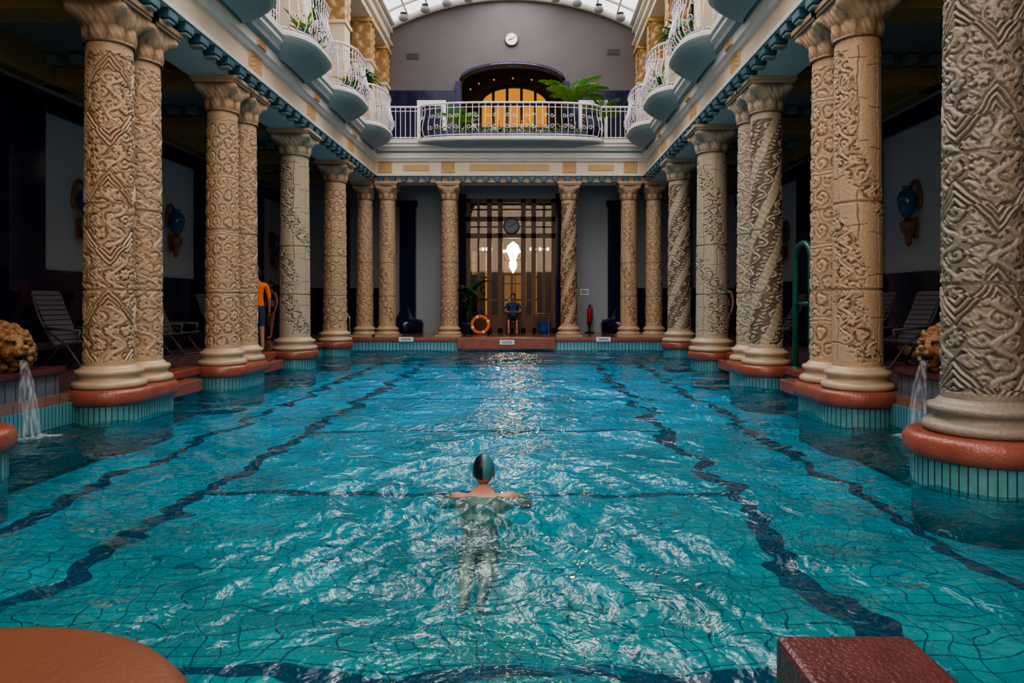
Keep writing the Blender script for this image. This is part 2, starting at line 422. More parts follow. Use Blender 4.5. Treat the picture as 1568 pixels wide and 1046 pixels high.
def tile_drum(mb, cx, cy, r, L, z0, z1, mt, mg):
    n = int(2*PI*r/.062)
    pts = []
    for i in range(n):
        a = 2*PI*(i+.5)/n; pts.append((r*math.cos(a), r*math.sin(a)+(L/2 if math.sin(a) > 0 else -L/2)))
    out = []
    for i in range(n):
        p = Vector(pts[i]); q = Vector(pts[(i+1) % n]); seg = (q-p).length
        k = max(1, round(seg/.062))
        for j in range(k):
            out.append((p.lerp(q, j/k), p.lerp(q, (j+1)/k)))
    for p, q in out:
        g = p.lerp(q, .84)
        for a, b, mm, sh in ((p, g, mt, 1.0), (g, q, mg, .99)):
            vs = [(cx+a.x*sh, cy+a.y*sh, z0), (cx+b.x*sh, cy+b.y*sh, z0), (cx+b.x*sh, cy+b.y*sh, z1), (cx+a.x*sh, cy+a.y*sh, z1)]
            mb.add(vs, [(0,1,2,3)], mm)

ZS0, ZS1, ZC1 = .66, 4.60, 5.14
def make_column(name, x, y, r, pats, dy=0, hi=False, stone=M_STONE_W, plinth=.56, deck=False, offs=(0, .3)):
    mb = MB(); ys = [0] if dy == 0 else [-dy/2, dy/2]
    nu, nz = (260, 480) if hi else (120, 240)
    for i, yy in enumerate(ys):
        shaft(mb, 0, yy, r, ZS0, ZS1, pats[i % len(pats)], nu, nz, off=offs[i % 2])
        capital(mb, 0, yy, r, ZS1-.01, ZC1, 120 if hi else 72, 44 if hi else 26)
        base_mould(mb, 0, yy, r, .385, ZS0+.005, 1)
    if not deck:
        P = plinth
        mb.lathe([(P-.02, .19), (P+.02, .21), (P+.03, .26), (P+.03, .33), (P, .375), (P-.04, .388)], (0, 0), 64, 2, L=dy)
        tile_drum(mb, 0, 0, P-.03, dy, -.04, .20, 3, 4)
        mb.lathe([(P-.04, -.42), (P-.04, -.03)], (0, 0), 64, 5, L=dy)
    else:
        mb.box(-r*1.5, r*1.5, -r*1.5, r*1.5, .355, .40, 1)
    mats = [stone, M_BASE, M_TERRA, M_TILE, M_GROUT, M_UNDER]
    if stone is M_STONE_D: mats[1] = M_STONE_D
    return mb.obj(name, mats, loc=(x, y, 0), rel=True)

XC = 4.6
make_column('carved_column_pair', -XC-.02, 9.17, .285, ['A', 'E'], .66, True, plinth=.45)
make_column('carved_column_pair', XC, 9.03, .285, ['C', 'D'], .70, True, offs=(.1, .4), plinth=.46)
make_column('carved_column_pair', -XC+.03, 12.38, .265, ['D', 'E'], .82, True, plinth=.41)
make_column('carved_column_pair', XC, 12.4, .275, ['B', 'E'], .72, True, stone=M_STONE_G, plinth=.43)
make_column('carved_column', -XC+.05, 15.6, .325, ['C'], stone=M_STONE_G, plinth=.48, hi=True)
make_column('carved_column', XC-.08, 15.3, .335, ['C'], plinth=.48, hi=True, stone=M_STONE_G, offs=(.45, 0))
make_column('carved_column', -XC, 19.0, .31, ['D'], plinth=.45)
make_column('carved_column', XC-.05, 18.75, .31, ['B'], plinth=.45, stone=M_STONE_G)
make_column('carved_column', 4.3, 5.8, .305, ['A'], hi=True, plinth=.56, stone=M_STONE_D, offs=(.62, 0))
make_column('carved_column', -4.3, 5.8, .305, ['A'], plinth=.56)
for i, (x, p) in enumerate([(-4.57, 'E'), (-3.86, 'C'), (-1.92, 'D'), (1.83, 'B'), (3.71, 'C'), (4.5, 'E')]):
    make_column('carved_column', x, 22.3, .265, [p], deck=True)

# ------------------------------------------------------------------ shell
DZ = .36
YB = 24.7
mb = MB()
for sx in (-1, 1):
    a, b = sorted((sx*4.85, sx*7.9))
    mb.box(a, b, -3, YB, -.4, DZ, 0)
mb.box(-4.85, 4.85, 20.85, YB, -.4, DZ, 0)
mb.obj('floor', [M_DECK])
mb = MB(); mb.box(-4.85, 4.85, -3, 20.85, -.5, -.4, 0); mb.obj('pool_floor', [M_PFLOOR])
mb = MB()
for z0, z1, k in ((-.4, -.03, 2), (-.03, .26, 0)):
    mb.box(-4.84, -4.80, -3, 20.8, z0, z1, k); mb.box(4.80, 4.84, -3, 20.8, z0, z1, k)
mb.box(-4.84, 4.84, 20.8, 20.845, -.4, -.01, 2); mb.box(-4.84, 4.84, 20.8, 20.845, -.01, .27, 1)
mb.obj('pool_wall', [M_PWY, M_PWX, M_UNDER])
mb = MB()
mb.box(-5.1, -4.76, 8.7, 20.84, .25, DZ+.02, 0); mb.box(4.76, 5.1, 8.7, 20.84, .25, DZ+.02, 0)
mb.box(-4.76, -1.5, 20.74, 21.1, .27, DZ+.02, 0); mb.box(1.35, 4.76, 20.74, 21.1, .27, DZ+.02, 0)
mb.box(-1.5, 1.35, 20.45, 21.1, .06, DZ+.03, 0)
for sx in (-1, 1):
    a, b = sorted((sx*4.95, sx*4.5))
    mb.box(a, b, 13.35, 14.75, .05, .24, 0); mb.box(a, b, 10.1, 11.1, .05, .24, 0)
    a, b = sorted((sx*4.95, sx*4.68))
    mb.box(a, b, 13.35, 14.75, .24, .40, 0)
mb.obj('pool_edge_coping', [M_TERRA], bevel=.02)

for sx, nm in ((-1, 'left'), (1, 'right')):
    mb = MB()
    X = sx*7.8
    def bx(x0, x1, *r):
        a, b = sorted((x0, x1)); mb.box(a, b, *r)
    bx(X, X+sx*.2, -3, YB+.2, -.4, 11, 0)
    bx(X-sx*.06, X, -3, YB, DZ, 1.92, 1)
    bx(X-sx*.09, X, -3, YB, 1.92, 1.99, 1)
    bx(X-sx*.07, X, -3, YB, 4.72, 5.05, 1)
    for py in (1.7, 5.0, 8.3, 11.6, 14.9, 18.2, 21.5):
        bx(X-sx*.22, X, py-.42, py+.42, DZ, 4.85, 1)
        bx(X-sx*.28, X, py-.48, py+.48, 4.75, 4.95, 1)
        bx(X-sx*.28, X, py-.48, py+.48, DZ, DZ+.3, 1)
    prof = [(X, DZ), (X-sx*.5, DZ), (X-sx*.55, DZ+.3), (X-sx*.5, DZ+.42), (X-sx*.15, DZ+.46), (X-sx*.06, .95), (X, .98)]
    mb.prism(prof, -3, YB-.2, 'y', 1)
    mb.obj('wall_'+nm, [M_WALLP, M_NAVY_Y])

mb = MB()
mb.box(-7.8, -1.6, YB, YB+.25, DZ, 6.3, 0); mb.box(1.5, 7.8, YB, YB+.25, DZ, 6.3, 0)
mb.box(-1.6, 1.5, YB, YB+.25, 5.0, 6.3, 0)
for xx in (-5.9, -3.6, 3.57, 5.9):
    mb.box(xx-.27, xx+.27, YB-.22, YB, DZ, 4.8, 1); mb.box(xx-.33, xx+.33, YB-.27, YB, 4.7, 4.9, 1)
mb.box(-1.85, -1.6, YB-.08, YB+.02, DZ, 5.15, 1); mb.box(1.5, 1.75, YB-.08, YB+.02, DZ, 5.15, 1)
for s in (-1, 1):
    a, b = sorted((s*4.3, s*7.8)); mb.box(a, b, YB-.05, YB, DZ, 1.9, 1)
    mb.lathe([(.62, DZ), (.66, DZ+.3), (.6, DZ+.44), (.3, DZ+.5), (.12, 1.2), (.02, 1.25)], (s*3.7, YB-.25), 32, 1)
mb.obj('wall_back', [M_WALLP, M_NAVY_X])

ZA0, RISE, HW = 11.0, 1.05, 4.3
RV = (HW*HW+RISE*RISE)/(2*RISE)
def vz(x): return ZA0+RISE-RV+math.sqrt(max(0, RV*RV-x*x))
def oz(x):
    t = abs(x-.0)/1.78
    return 9.05+.58*math.sqrt(max(0, 1-t*t)) if t < 1 else 6.38
mb = MB()
xs = sorted(set([-7.8, -4.8, -4.3]+list(np.linspace(-4.3, -1.78, 12))+list(np.linspace(-1.7799, 1.7799, 40))+list(np.linspace(1.78, 4.3, 12))+[4.8, 7.8]))
for a, b in zip(xs[:-1], xs[1:]):
    mid = (a+b)/2
    la, lb = (oz(a), oz(b)) if abs(mid) < 1.78 else (6.3, 6.3)
    ha, hb = (vz(a)+.02, vz(b)+.02) if abs(mid) < 4.3 else (11.2, 11.2)
    y0, y1 = YB, YB+.3
    vs = [(a,y0,la),(b,y0,lb),(b,y0,hb),(a,y0,ha),(a,y1,la),(b,y1,lb),(b,y1,hb),(a,y1,ha)]
    mb.add(vs, [(0,1,2,3),(7,6,5,4),(0,4,5,1),(3,2,6,7)], 0)
for s in (-1, 1):
    a, b = sorted((s*1.95, s*7.8)); mb.box(a, b, YB-.04, YB, 6.38, 8.75, 1)
    a, b = sorted((s*1.78, s*1.96)); mb.box(a, b, YB-.10, YB+.01, 6.38, 9.05, 1)
    a, b = sorted((s*2.3, s*3.3))
    mb.box(a, b, YB-.08, YB, 6.38, 8.4, 2); mb.box(a+.12, b-.12, YB-.10, YB, 6.5, 8.2, 1)
arch = [(x, YB-.05, oz(x)+.04) for x in np.linspace(-1.779, 1.779, 40)]
mb.tube(arch, .07, 6, 1)
mb.obj('wall_back_upper', [M_WALLUP, M_NAVY_X, M_WHITE])
for vx in (-3.45, 3.5):
    mb = MB(); z = 9.95 if vx < 0 else 10.1
    mb.box(vx-.22, vx+.22, YB-.03, YB, z-.1, z+.1, 0)
    for i in range(6): mb.box(vx-.19+i*.068, vx-.15+i*.068, YB-.04, YB-.02, z-.08, z+.08, 1)
    mb.obj('wall_vent', [M_WALLUP, M_BLACK])

mb = MB()
mb.box(-2.6, -2.5, YB+.3, 28, 6.38, 10.5, 0); mb.box(2.5, 2.6, YB+.3, 28, 6.38, 10.5, 0)
mb.box(-2.6, 2.6, 28, 28.1, 6.38, 10.5, 0); mb.box(-2.6, 2.6, YB+.3, 28.1, 10.4, 10.5, 0)
mb.box(-2.6, 2.6, YB+.0, 28.1, 6.2, 6.38, 0)
mb.obj('wall_alcove_upper', [M_ALC])
mb = MB()
W1 = 1.32; ZSP = 9.15
pts = [(-W1, 27.9, 6.5), (W1, 27.9, 6.5), (W1, 27.9, ZSP)]+[(W1*math.cos(a), 27.9, ZSP+.68*math.sin(a)) for a in np.linspace(.1, PI-.1, 14)]+[(-W1, 27.9, ZSP)]
mb.add(pts, [tuple(range(len(pts)))], 0)
for xx in (-1.32, -.82, -.28, .28, .82, 1.32):
    top = ZSP+.68*math.sqrt(max(0, 1-(xx/1.32)**2))
    mb.box(xx-.05, xx+.05, 27.78, 27.88, 6.4, top, 1)
for zz in (6.5, 7.3, 8.2, ZSP): mb.box(-1.36, 1.36, 27.80, 27.87, zz-.045, zz+.045, 1)
mb.tube([(W1*math.cos(a), 27.83, ZSP+.68*math.sin(a)) for a in np.linspace(0, PI, 20)], .06, 6, 1)
mb.obj('window_1', [M_AMBER, M_BLACK])
mb = MB()
for i in range(7):
    a = PI*(i+.5)/7
    mb.ell((1.55*math.cos(a), 25.4, 8.9+.5*math.sin(a)), (.035, .035, .035), 0, 8, 6)
    mb.tube([(1.55*math.cos(a), 25.4, 8.93+.5*math.sin(a)), (1.55*math.cos(a), 25.4, 10.4)], .008, 4, 1)
mb.obj('alcove_bulb_lights', [M_AMBER, M_BLACK])

mb = MB()
for s in (-1, 1):
    a, b = sorted((s*4.4, s*7.8)); mb.box(a, b, -3, YB, 5.62, 6.36, 0)
mb.box(-4.4, 4.4, 22.1, YB, 5.62, 6.36, 0)
mb.obj('ceiling_aisle', [M_CEIL])
mb = MB()
for s in (-1, 1):
    a, b = sorted((s*4.3, s*7.8)); mb.box(a, b, -3, YB, 10.95, 11.15, 0)
    a, b = sorted((s*4.25, s*4.9)); mb.box(a, b, -3, YB, 10.1, 10.95, 1)
    a, b = sorted((s*4.15, s*4.9)); mb.box(a, b, -3, YB, 10.75, 10.86, 2); mb.box(a, b, -3, YB, 10.30, 10.36, 2)
    a, b = sorted((s*4.05, s*4.4)); mb.box(a, b, -3, YB, 10.95, 11.02, 2)
mb.obj('ceiling_gallery', [M_CEIL, M_CREAM, M_WHITEP])
for s in (-1, 1):
    for k, y in enumerate((9.2, 12.4, 15.6, 19.0, 22.0, 24.35)):
        mb = MB(); w = .29
        mb.box(-w, w, -w, w, 6.38, 8.8, 1)
        mb.box(-w-.05, w+.05, -w-.05, w+.05, 8.76, 8.84, 1)
        n = 26
        for side in range(4):
            T = Matrix.Rotation(side*PI/2, 4, 'Z')
            vs = []; rel = []
            for j in range(n+1):
                for i in range(n+1):
                    px = -w+2*w*i/n; pz = 8.84+1.16*j/n
                    h = max(0, math.cos(i*PI*3/n-PI*1.5+math.sin(j*.7))*math.cos(j*PI*5/n))
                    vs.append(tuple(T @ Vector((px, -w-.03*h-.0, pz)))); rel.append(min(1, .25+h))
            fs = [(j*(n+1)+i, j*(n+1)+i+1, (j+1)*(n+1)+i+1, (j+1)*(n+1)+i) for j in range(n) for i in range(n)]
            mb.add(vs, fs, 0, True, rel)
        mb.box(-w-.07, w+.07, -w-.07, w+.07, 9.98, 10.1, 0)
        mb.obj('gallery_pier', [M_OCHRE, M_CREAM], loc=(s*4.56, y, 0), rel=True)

mb = MB()
n = 24
for i in range(n):
    a = -HW+2*HW*i/n; b = -HW+2*HW*(i+1)/n
    mb.add([(a, -3, vz(a)), (b, -3, vz(b)), (b, YB, vz(b)), (a, YB, vz(a))], [(0,1,2,3)], 1 if 9 <= i <= 14 else 0)
mb.obj('ceiling_skylight_vault', [M_SKYL, M_SKYC])
mb = MB()
for y in np.arange(-2, 24.5, 1.6):
    mb.tube([(x, y, vz(x)-.04) for x in np.linspace(-HW, HW, 25)], .05, 5, 0)
mb.tube([(x, YB-.1, vz(x)-.08) for x in np.linspace(-HW, HW, 40)], .12, 6, 0)
for x in (-3.6, -2.9, -2.2, -1.5, -.75, 0, .75, 1.5, 2.2, 2.9, 3.6): mb.tube([(x, -3, vz(x)-.03), (x, YB, vz(x)-.03)], .03, 5, 0)
mb.obj('vault_ribs', [M_WHITEP])
mb = MB()
for i in range(11):
    x = -3.7+7.4*i/10
    mb.ell((x, 24.2, vz(x)-.20), (.17, .17, .12), 0, 14, 8); mb.lathe([(.09, vz(x)-.11), (.12, vz(x)-.04)], (x, 24.2), 16, 1)
mb.obj('vault_globe_lights', [M_GLOBE, M_BLACK])

def plaque(mb, c, u, nrm, w, h, m):
    c = Vector(c); u = Vector(u); nrm = Vector(nrm); n = 20; vs = []; rel = []
    for j in range(n+1):
        for i in range(n+1):
            a = i/n-.5; b = j/n-.5
            hh = 0 if max(abs(a), abs(b)) > .44 else (.35+.65*abs(math.cos(a*18)*math.cos(b*14+abs(a)*6)))
            edge = 1 if max(abs(a), abs(b)) > .44 else 0
            d = (.035 if edge and max(abs(a), abs(b)) < .499 else .0)+.03*hh
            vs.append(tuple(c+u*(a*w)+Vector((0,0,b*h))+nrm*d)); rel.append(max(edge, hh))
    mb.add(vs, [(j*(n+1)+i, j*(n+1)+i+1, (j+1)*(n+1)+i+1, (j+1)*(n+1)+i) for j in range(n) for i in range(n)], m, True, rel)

EMATS = [M_CREAM, M_WHITEP, M_TEALP, M_OCHRE, M_BRACK]
P = [(.75, 5.14), (.10, 5.14), (.10, 5.30), (-.12, 5.30), (-.12, 5.37), (-.02, 5.40), (-.02, 5.74), (-.08, 5.76), (-.10, 5.82), (-.14, 5.84),
     (-.14, 6.0), (-.22, 6.05), (-.26, 6.14), (-.32, 6.16), (-.32, 6.24), (-.36, 6.26), (-.36, 6.38), (.75, 6.38)]
PM = [1, 0, 1, 1, 1, 0, 1, 1, 1, 1, 2, 1, 1, 1, 1, 1, 0, 0]
for s, nm in ((-1, 'left'), (1, 'right')):
    mb = MB()
    mb.prism([(s*(4.22+p[0]), p[1]) for p in P], -3, 22.35, 'y', 0, PM)
    for y in (5.8, 9.2, 12.4, 15.6, 19.0):
        plaque(mb, (s*4.2, y, 5.57), (0, 1, 0), (-s, 0, 0), .55, .36, 3)
        plaque(mb, (s*4.08, y, 5.92), (0, 1, 0), (-s, 0, 0), .4, .14, 3)
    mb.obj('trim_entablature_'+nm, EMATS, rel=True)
    mb = MB()
    for y in np.arange(3.0, 21.8, .46):
        a, b = sorted((s*4.36, s*4.12)); mb.box(a, b, y-.12, y+.12, 5.17, 5.30, 0)
        mb.box(a+.02, b-.02, y-.08, y+.08, 5.13, 5.17, 1)
        a, b = sorted((s*4.97, s*5.25)); mb.box(a, b, y-.1, y+.1, 5.46, 5.6, 0)
    for cy in (5.8, 9.2, 12.4, 15.6, 19.0, 22.3):
        for x in np.arange(5.35, 7.7, .42):
            for d in (-.36, .36): mb.box(s*x-.1, s*x+.1, cy+d-.12, cy+d+.12, 5.46, 5.6, 1)
    mb.obj('trim_brackets_'+nm, [M_BRACK, M_TEALP], bevel=.015)
    mb = MB()
    for cy in (2.4, 5.8, 9.2, 12.4, 15.6, 19.0, 22.3):
        a, b = sorted((s*4.97, s*7.75)); mb.box(a, b, cy-.24, cy+.24, 5.14, 5.62, 0); mb.box(a, b, cy-.28, cy+.28, 5.36, 5.42, 0)
    a, b = sorted((s*7.5, s*7.78)); mb.box(a, b, -3, YB, 5.14, 5.62, 0)
    mb.obj('trim_aisle_beams_'+nm, [M_OLIVE], bevel=.01)
mb = MB()
mb.prism([(22.0+p[0], p[1]) for p in P], -4.45, 4.45, 'x', 0, PM)
for x in (-3.86, -1.92, 1.83, 3.71): plaque(mb, (x, 21.98, 5.57), (1, 0, 0), (0, -1, 0), .42, .34, 3)
for a, b in ((-1.25, 1.2), (-3.3, -2.5), (2.4, 3.2)): mb.box(a, b, 21.955, 21.99, 5.48, 5.66, 3)
mb.obj('trim_entablature_back', EMATS, rel=True)
mb = MB()
for x in np.arange(-4.0, 4.1, .36):
    mb.box(x-.09, x+.09, 21.92, 22.1, 5.19, 5.30, 0); mb.box(x-.07, x+.07, 21.94, 22.08, 5.15, 5.19, 1)
mb.obj('trim_brackets_back', [M_BRACK, M_TEALP], bevel=.012)

# ------------------------------------------------------------------ balconies & railings
def scroll(mb, c, u, r, flip, m=0):
    pts = []
    for i in range(14):
        t = i/13; a = PI*2.3*t*flip; rr = r*(1-.72*t)
        pts.append(Vector(c)+Vector(u)*(rr*math.cos(a))+Vector((0, 0, rr*math.sin(a))))
    mb.tube(pts, .010, 4, m)
def railing(mb, path, nrms, z0, belly=.13, scr=True, m=0, H=1.0):
    def off(i, d, z): p = path[i]; n = nrms[i]; return (p.x+n.x*d, p.y+n.y*d, z)
    K = len(path)
    mb.tube([off(i, belly*.25, z0+H) for i in range(K)], .03, 8, m)
    mb.tube([off(i, 0, z0+.06) for i in range(K)], .018, 6, m)
    mb.tube([off(i, belly*.15, z0+H-.13) for i in range(K)], .012, 5, m)
    for i in range(K):
        bl = [(0, 0), (belly*.7, .12), (belly, .27), (belly*.8, .45), (belly*.25, .66), (belly*.1, .82), (belly*.25, 1.0)]
        mb.tube([off(i, a, z0+b*H) for a, b in bl], .0125, 5, m)
        if scr and i < K-1 and (i % 3 != 1):
            p = (path[i]+path[i+1])/2; n = nrms[i]; t = (path[i+1]-path[i]).normalized()
            for k, (zz, dd, rr) in enumerate(((.27, belly+.03, .075), (.62, belly*.4, .065))):
                scroll(mb, (p.x+n.x*dd, p.y+n.y*dd, z0+zz*H), (t.x, t.y, 0), rr, 1 if (k+i) % 2 else -1, m)
def resample(pts, d):
    out = [pts[0]]; acc = 0
    for a, b in zip(pts[:-1], pts[1:]):
        L = (b-a).length; s = 0
        while acc+(L-s) >= d:
            s += d-acc; out.append(a.lerp(b, s/L)); acc = 0
        acc += L-s
    out.append(pts[-1]); return out
def normals(path, inside):
    r = []
    for i in range(len(path)):
        t = path[min(i+1, len(path)-1)]-path[max(i-1, 0)]
        n = Vector((t.y, -t.x)).normalized()
        if (path[i]-inside).dot(n) < 0: n = -n
        r.append(n)
    return r
def balcony(name, T, a, Pj, under=.5, scr=True, zt=6.38, sp=.15):
    mb = MB(); n = 40
    def outline(k, q):
        pts = []
        for i in range(n+1):
            s = -a+2*a*i/n; t = min(1, abs(s/a))
            pts.append(Vector((s*k, Pj*q*(1-t**3.0)**.5)))
        return pts
    f = under/.5
    rings = [(1.0, 1.0, zt), (1.02, 1.04, zt-.03), (1.02, 1.04, zt-.10), (.98, .97, zt-.13), (.95, .92, zt-.13-.05*f), (.88, .76, zt-.13-.12*f), (.78, .5, zt-.13-.2*f), (.66, .15, zt-.13-.27*f)]
    vs = []
    for k, q, z in rings:
        for p in outline(k, q):
            w = T(p); vs.append((w.x, w.y, z))
    M1 = n+1
    for j in range(len(rings)-1):
        fs = [(j*M1+i, j*M1+i+1, (j+1)*M1+i+1, (j+1)*M1+i) for i in range(n)]
        mb.f.extend(fs); mb.m.extend([1 if j < 3 else 2]*n); mb.s.extend([j > 3]*n)
    mb.v.extend(vs); mb.r.extend([1]*len(vs))
    mb.f.append(tuple(range(M1))); mb.m.append(1); mb.s.append(False)
    pl = outline(.95, .90); pl = [T(p) for p in pl]
    path = resample(pl, sp)
    c = T(Vector((0, -.6)))
    railing(mb, path, normals(path, c), zt, .12, scr)
    return mb.obj(name, [M_IRON, M_WHITEP, M_TEALP])
BY = (7.5, 10.8, 14.0, 17.3, 20.45)
for s in (-1, 1):
    for y in BY:
        def T(p, s=s, y=y): return Vector((s*(4.10-p.y), y+p.x))
        balcony('curved_balcony', T, 1.15, .66, .55)
    mb = MB()
    segs = [(4.5, BY[0]-1.18)]+[(BY[i]+1.14, BY[i+1]-1.14) for i in range(4)]+[(BY[4]+1.14, 21.75)]
    for a, b in segs:
        k = max(2, int(abs(b-a)/.12)); path = [Vector((s*3.98, a+(b-a)*i/k)) for i in range(k+1)]
        railing(mb, path, [Vector((-s, 0))]*(k+1), 6.38, .0, False)
    mb.obj('gallery_railing', [M_IRON])
balcony('curved_balcony', lambda p: Vector((p.x+.03, 21.75-p.y)), 2.85, .55, .22, sp=.19)
mb = MB()
for a, b in ((-3.95, -2.75), (2.8, 3.95)):
    path = [Vector((a+(b-a)*i/8, 21.75)) for i in range(9)]
    railing(mb, path, [Vector((0, -1))]*9, 6.38, 0, False)
mb.obj('gallery_railing', [M_IRON])

def clock(name, x, y, z, r, face=None):
    mb = MB(); T = Matrix.Translation((x, y, z)) @ Matrix.Rotation(PI/2, 4, 'X')
    mb.lathe([(r, -.02), (r*1.08, .02), (r*1.08, .05), (r*.95, .06)], (0, 0), 40, 0, T=T)
    mb.lathe([(r*.93, .055), (r*.93, .065)], (0, 0), 40, 1, T=T)
    for i in range(12):
        R = T @ Matrix.Rotation(i*PI/6, 4, 'Z'); mb.box(-.008, .008, r*.72, r*.86, .065, .07, 2, T=R)
    mb.box(-.01, .01, -.03, r*.75, .07, .075, 2, T=T @ Matrix.Rotation(-1.0, 4, 'Z'))
    mb.box(-.014, .014, -.03, r*.5, .07, .078, 2, T=T @ Matrix.Rotation(1.9, 4, 'Z'))
    mb.obj(name, [M_STONE_D, face or M_WHITE, M_BLACK])
clock('wall_clock', -.03, YB-.02, 10.52, .22)

# ------------------------------------------------------------------ entrance door and lobby
mb = MB()
y0, y1 = YB+.02, YB+.14
for x in (-1.54, -.80, -.42, .38, .74, 1.44): mb.box(x-.08, x+.08, y0, y1, DZ, 5.0, 0)
mb.box(-.06, .02, y0, y1, DZ, 2.4, 0)
for z in (DZ+.06, 3.72, 4.95, 4.30): mb.box(-1.6, 1.5, y0, y1, z-.08, z+.08, 0)
mb.box(-1.6, 1.5, y0+.02, y1-.02, 4.0, 4.05, 0); mb.box(-1.6, 1.5, y0+.02, y1-.02, 4.60, 4.66, 0)
for a, b in ((-.37, -.03), (0, .33), (-.75, -.47), (.43, .69)):
    mb.box(a, b, y0+.03, y1-.03, DZ, DZ+.6, 0); mb.box(a, b, y0+.03, y1-.03, 1.45, 1.52, 0)
mb.box(-.37, .33, y0+.03, y1-.03, 2.34, 2.42, 0)
for x in (-1.18, 1.1): mb.box(x-.04, x+.04, y0+.02, y1-.02, DZ, 5, 0)
for x in (-1.18, 1.1):
    mb.box(x-.35, x+.35, y0+.03, y1-.03, DZ, DZ+.6, 0)
mb.box(-1.55, 1.45, y0+.05, y0+.06, DZ, 4.95, 1)
for x in (-.10, .06): mb.tube([(x, y0-.05, 1.25), (x, y0-.07, 1.4), (x, y0-.05, 1.6)], .015, 6, 2)
mb.obj('door_1', [M_WOOD, M_GLASS, M_CHROME])
clock('door_clock', -.03, YB-.01, 4.05, .26, M_TEALP)
mb = MB()
mb.box(-2.6, -2.5, YB+.25, 31, DZ, 5.6, 0); mb.box(2.5, 2.6, YB+.25, 31, DZ, 5.6, 0)
mb.box(-2.6, 2.6, 31, 31.1, DZ, 5.6, 0); mb.box(-2.6, 2.6, YB+.25, 31.1, 5.4, 5.5, 0); mb.box(-2.6, 2.6, YB, 31.1, .2, DZ-.002, 1)
for x in (-1.3, 1.3):
    mb.box(x-.2, x+.2, 28.8, 29.2, DZ, 5.4, 0); mb.box(x-.27, x+.27, 28.7, 29.3, 4.5, 4.8, 0)
mb.box(-1.6, 1.6, 28.8, 29.2, 4.7, 5.4, 0)
mb.obj('wall_lobby', [M_LOBBY, M_LOBBY])
mb = MB()
for a, b, c, d in ((-1.9, -1.55, 2.6, 3.6), (-.5, .45, 1.2, 3.2), (1.5, 1.9, 2.4, 3.4)):
    mb.box(a, b, 30.9, 30.98, c, d, 0)
    mb.box((a+b)/2-.02, (a+b)/2+.02, 30.85, 30.9, c, d, 1); mb.box(a, b, 30.85, 30.9, (c+d)/2-.02, (c+d)/2+.02, 1)
mb.obj('window_2', [M_COOLG, M_WOOD])
mb = MB()
for x0, x1 in ((-1.02, -.88), (.74, .88)):
    mb.box(x0, x1, 25.6, 25.64, .7, 3.2, 0)
    for z in (.7, 1.5, 2.3, 3.2): mb.box(x0-.03, x1+.03, 25.57, 25.66, z-.03, z+.03, 1)
    for x in (x0, x1): mb.box(x-.025, x+.025, 25.57, 25.66, DZ, 3.25, 1)
mb.obj('reflection_panels', [M_PANEL, M_WOOD])  # glowing strips painted in for the reflected yellow, not openings
mb = MB()
cx, cy = -.02, 26.6
mb.tube([(cx, cy, 5.4), (cx, cy, 3.8)], .02, 6, 1)
mb.lathe([(.03, 3.66), (.10, 3.60), (.20, 3.52), (.24, 3.40), (.20, 3.22), (.13, 3.08), (.10, 2.95), (.15, 2.84), (.13, 2.7), (.06, 2.58), (.02, 2.5)], (cx, cy), 20, 0)
for i in range(8):
    a = i*PI/4
    mb.tube([(cx, cy, 3.2), (cx+.22*math.cos(a), cy+.22*math.sin(a), 3.0), (cx+.34*math.cos(a), cy+.34*math.sin(a), 3.25)], .015, 5, 1)
    mb.ell((cx+.34*math.cos(a), cy+.34*math.sin(a), 3.31), (.035, .035, .06), 0, 8, 6)
mb.obj('lobby_chandelier', [M_CHAND, M_OCHRE])
mb = MB()
for x in (-1.35, -1.2, -1.05, -.9, .65, .8, 1.0, 1.15, 1.3):
    mb.tube([(x, 27.4, 5.4), (x, 27.4, 3.5)], .006, 4, 1); mb.ell((x, 27.4, 3.45), (.055, .055, .07), 0, 8, 6)
mb.obj('lobby_bulb_lights', [M_WARM, M_BLACK])

def light(name, typ, loc, e, col, size=.3, rot=None, sy=None):
    l = bpy.data.lights.new(name, typ); l.energy = e; l.color = col
    if typ == 'AREA':
        l.size = size
        if sy: l.shape = 'RECTANGLE'; l.size_y = sy
    else: l.shadow_soft_size = size
    o = bpy.data.objects.new(name, l); o.location = loc
    if rot: o.rotation_euler = rot
    COL.objects.link(o); return o
light('alcove_lamp', 'POINT', (0, 26.2, 8.6), 6, (1, .5, .2), .2)
light('end_fill_light', 'AREA', (0, -2.9, 6.6), 520, (1.0, .81, .61), 8.0, (math.radians(84), 0, 0), 6.0)  # unseen warm area lamp added behind the camera to brighten beams and columns

def wall_vase(x, y, s):
    mb = MB(); z = 3.25
    ring = [(x-s*.03, y+.21*math.cos(a), z+.08+.36*math.sin(a)) for a in np.linspace(-.5, PI+.5, 24)]
    mb.tube(ring, .03, 6, 1)
    mb.lathe([(.03, z-.28), (.09, z-.2), (.15, z-.05), (.17, z+.1), (.13, z+.22), (.07, z+.28), (.09, z+.33), (.10, z+.34)], (x-s*.17, y), 24, 0)
    mb.lathe([(.02, z-.78), (.06, z-.72), (.06, z-.6), (.11, z-.5), (.15, z-.4), (.16, z-.34), (.09, z-.30), (.05, z-.27)], (x-s*.14, y), 20, 1)
    for a in np.linspace(-1.1, 1.1, 7):
        mb.ell((x-s*.14-s*.10*math.cos(a), y+.13*math.sin(a), z-.42), (.035, .035, .10), 1, 8, 6)
    mb.box(min(x, x-s*.06), max(x, x-s*.06), y-.1, y+.1, z-.62, z-.25, 1)
    mb.obj('wall_vase_sconce', [M_VASE, M_OCHRE])
for s in (-1, 1):
    for y in (9.95, 13.25, 16.6, 19.9, 23.1): wall_vase(s*7.8, y, s)

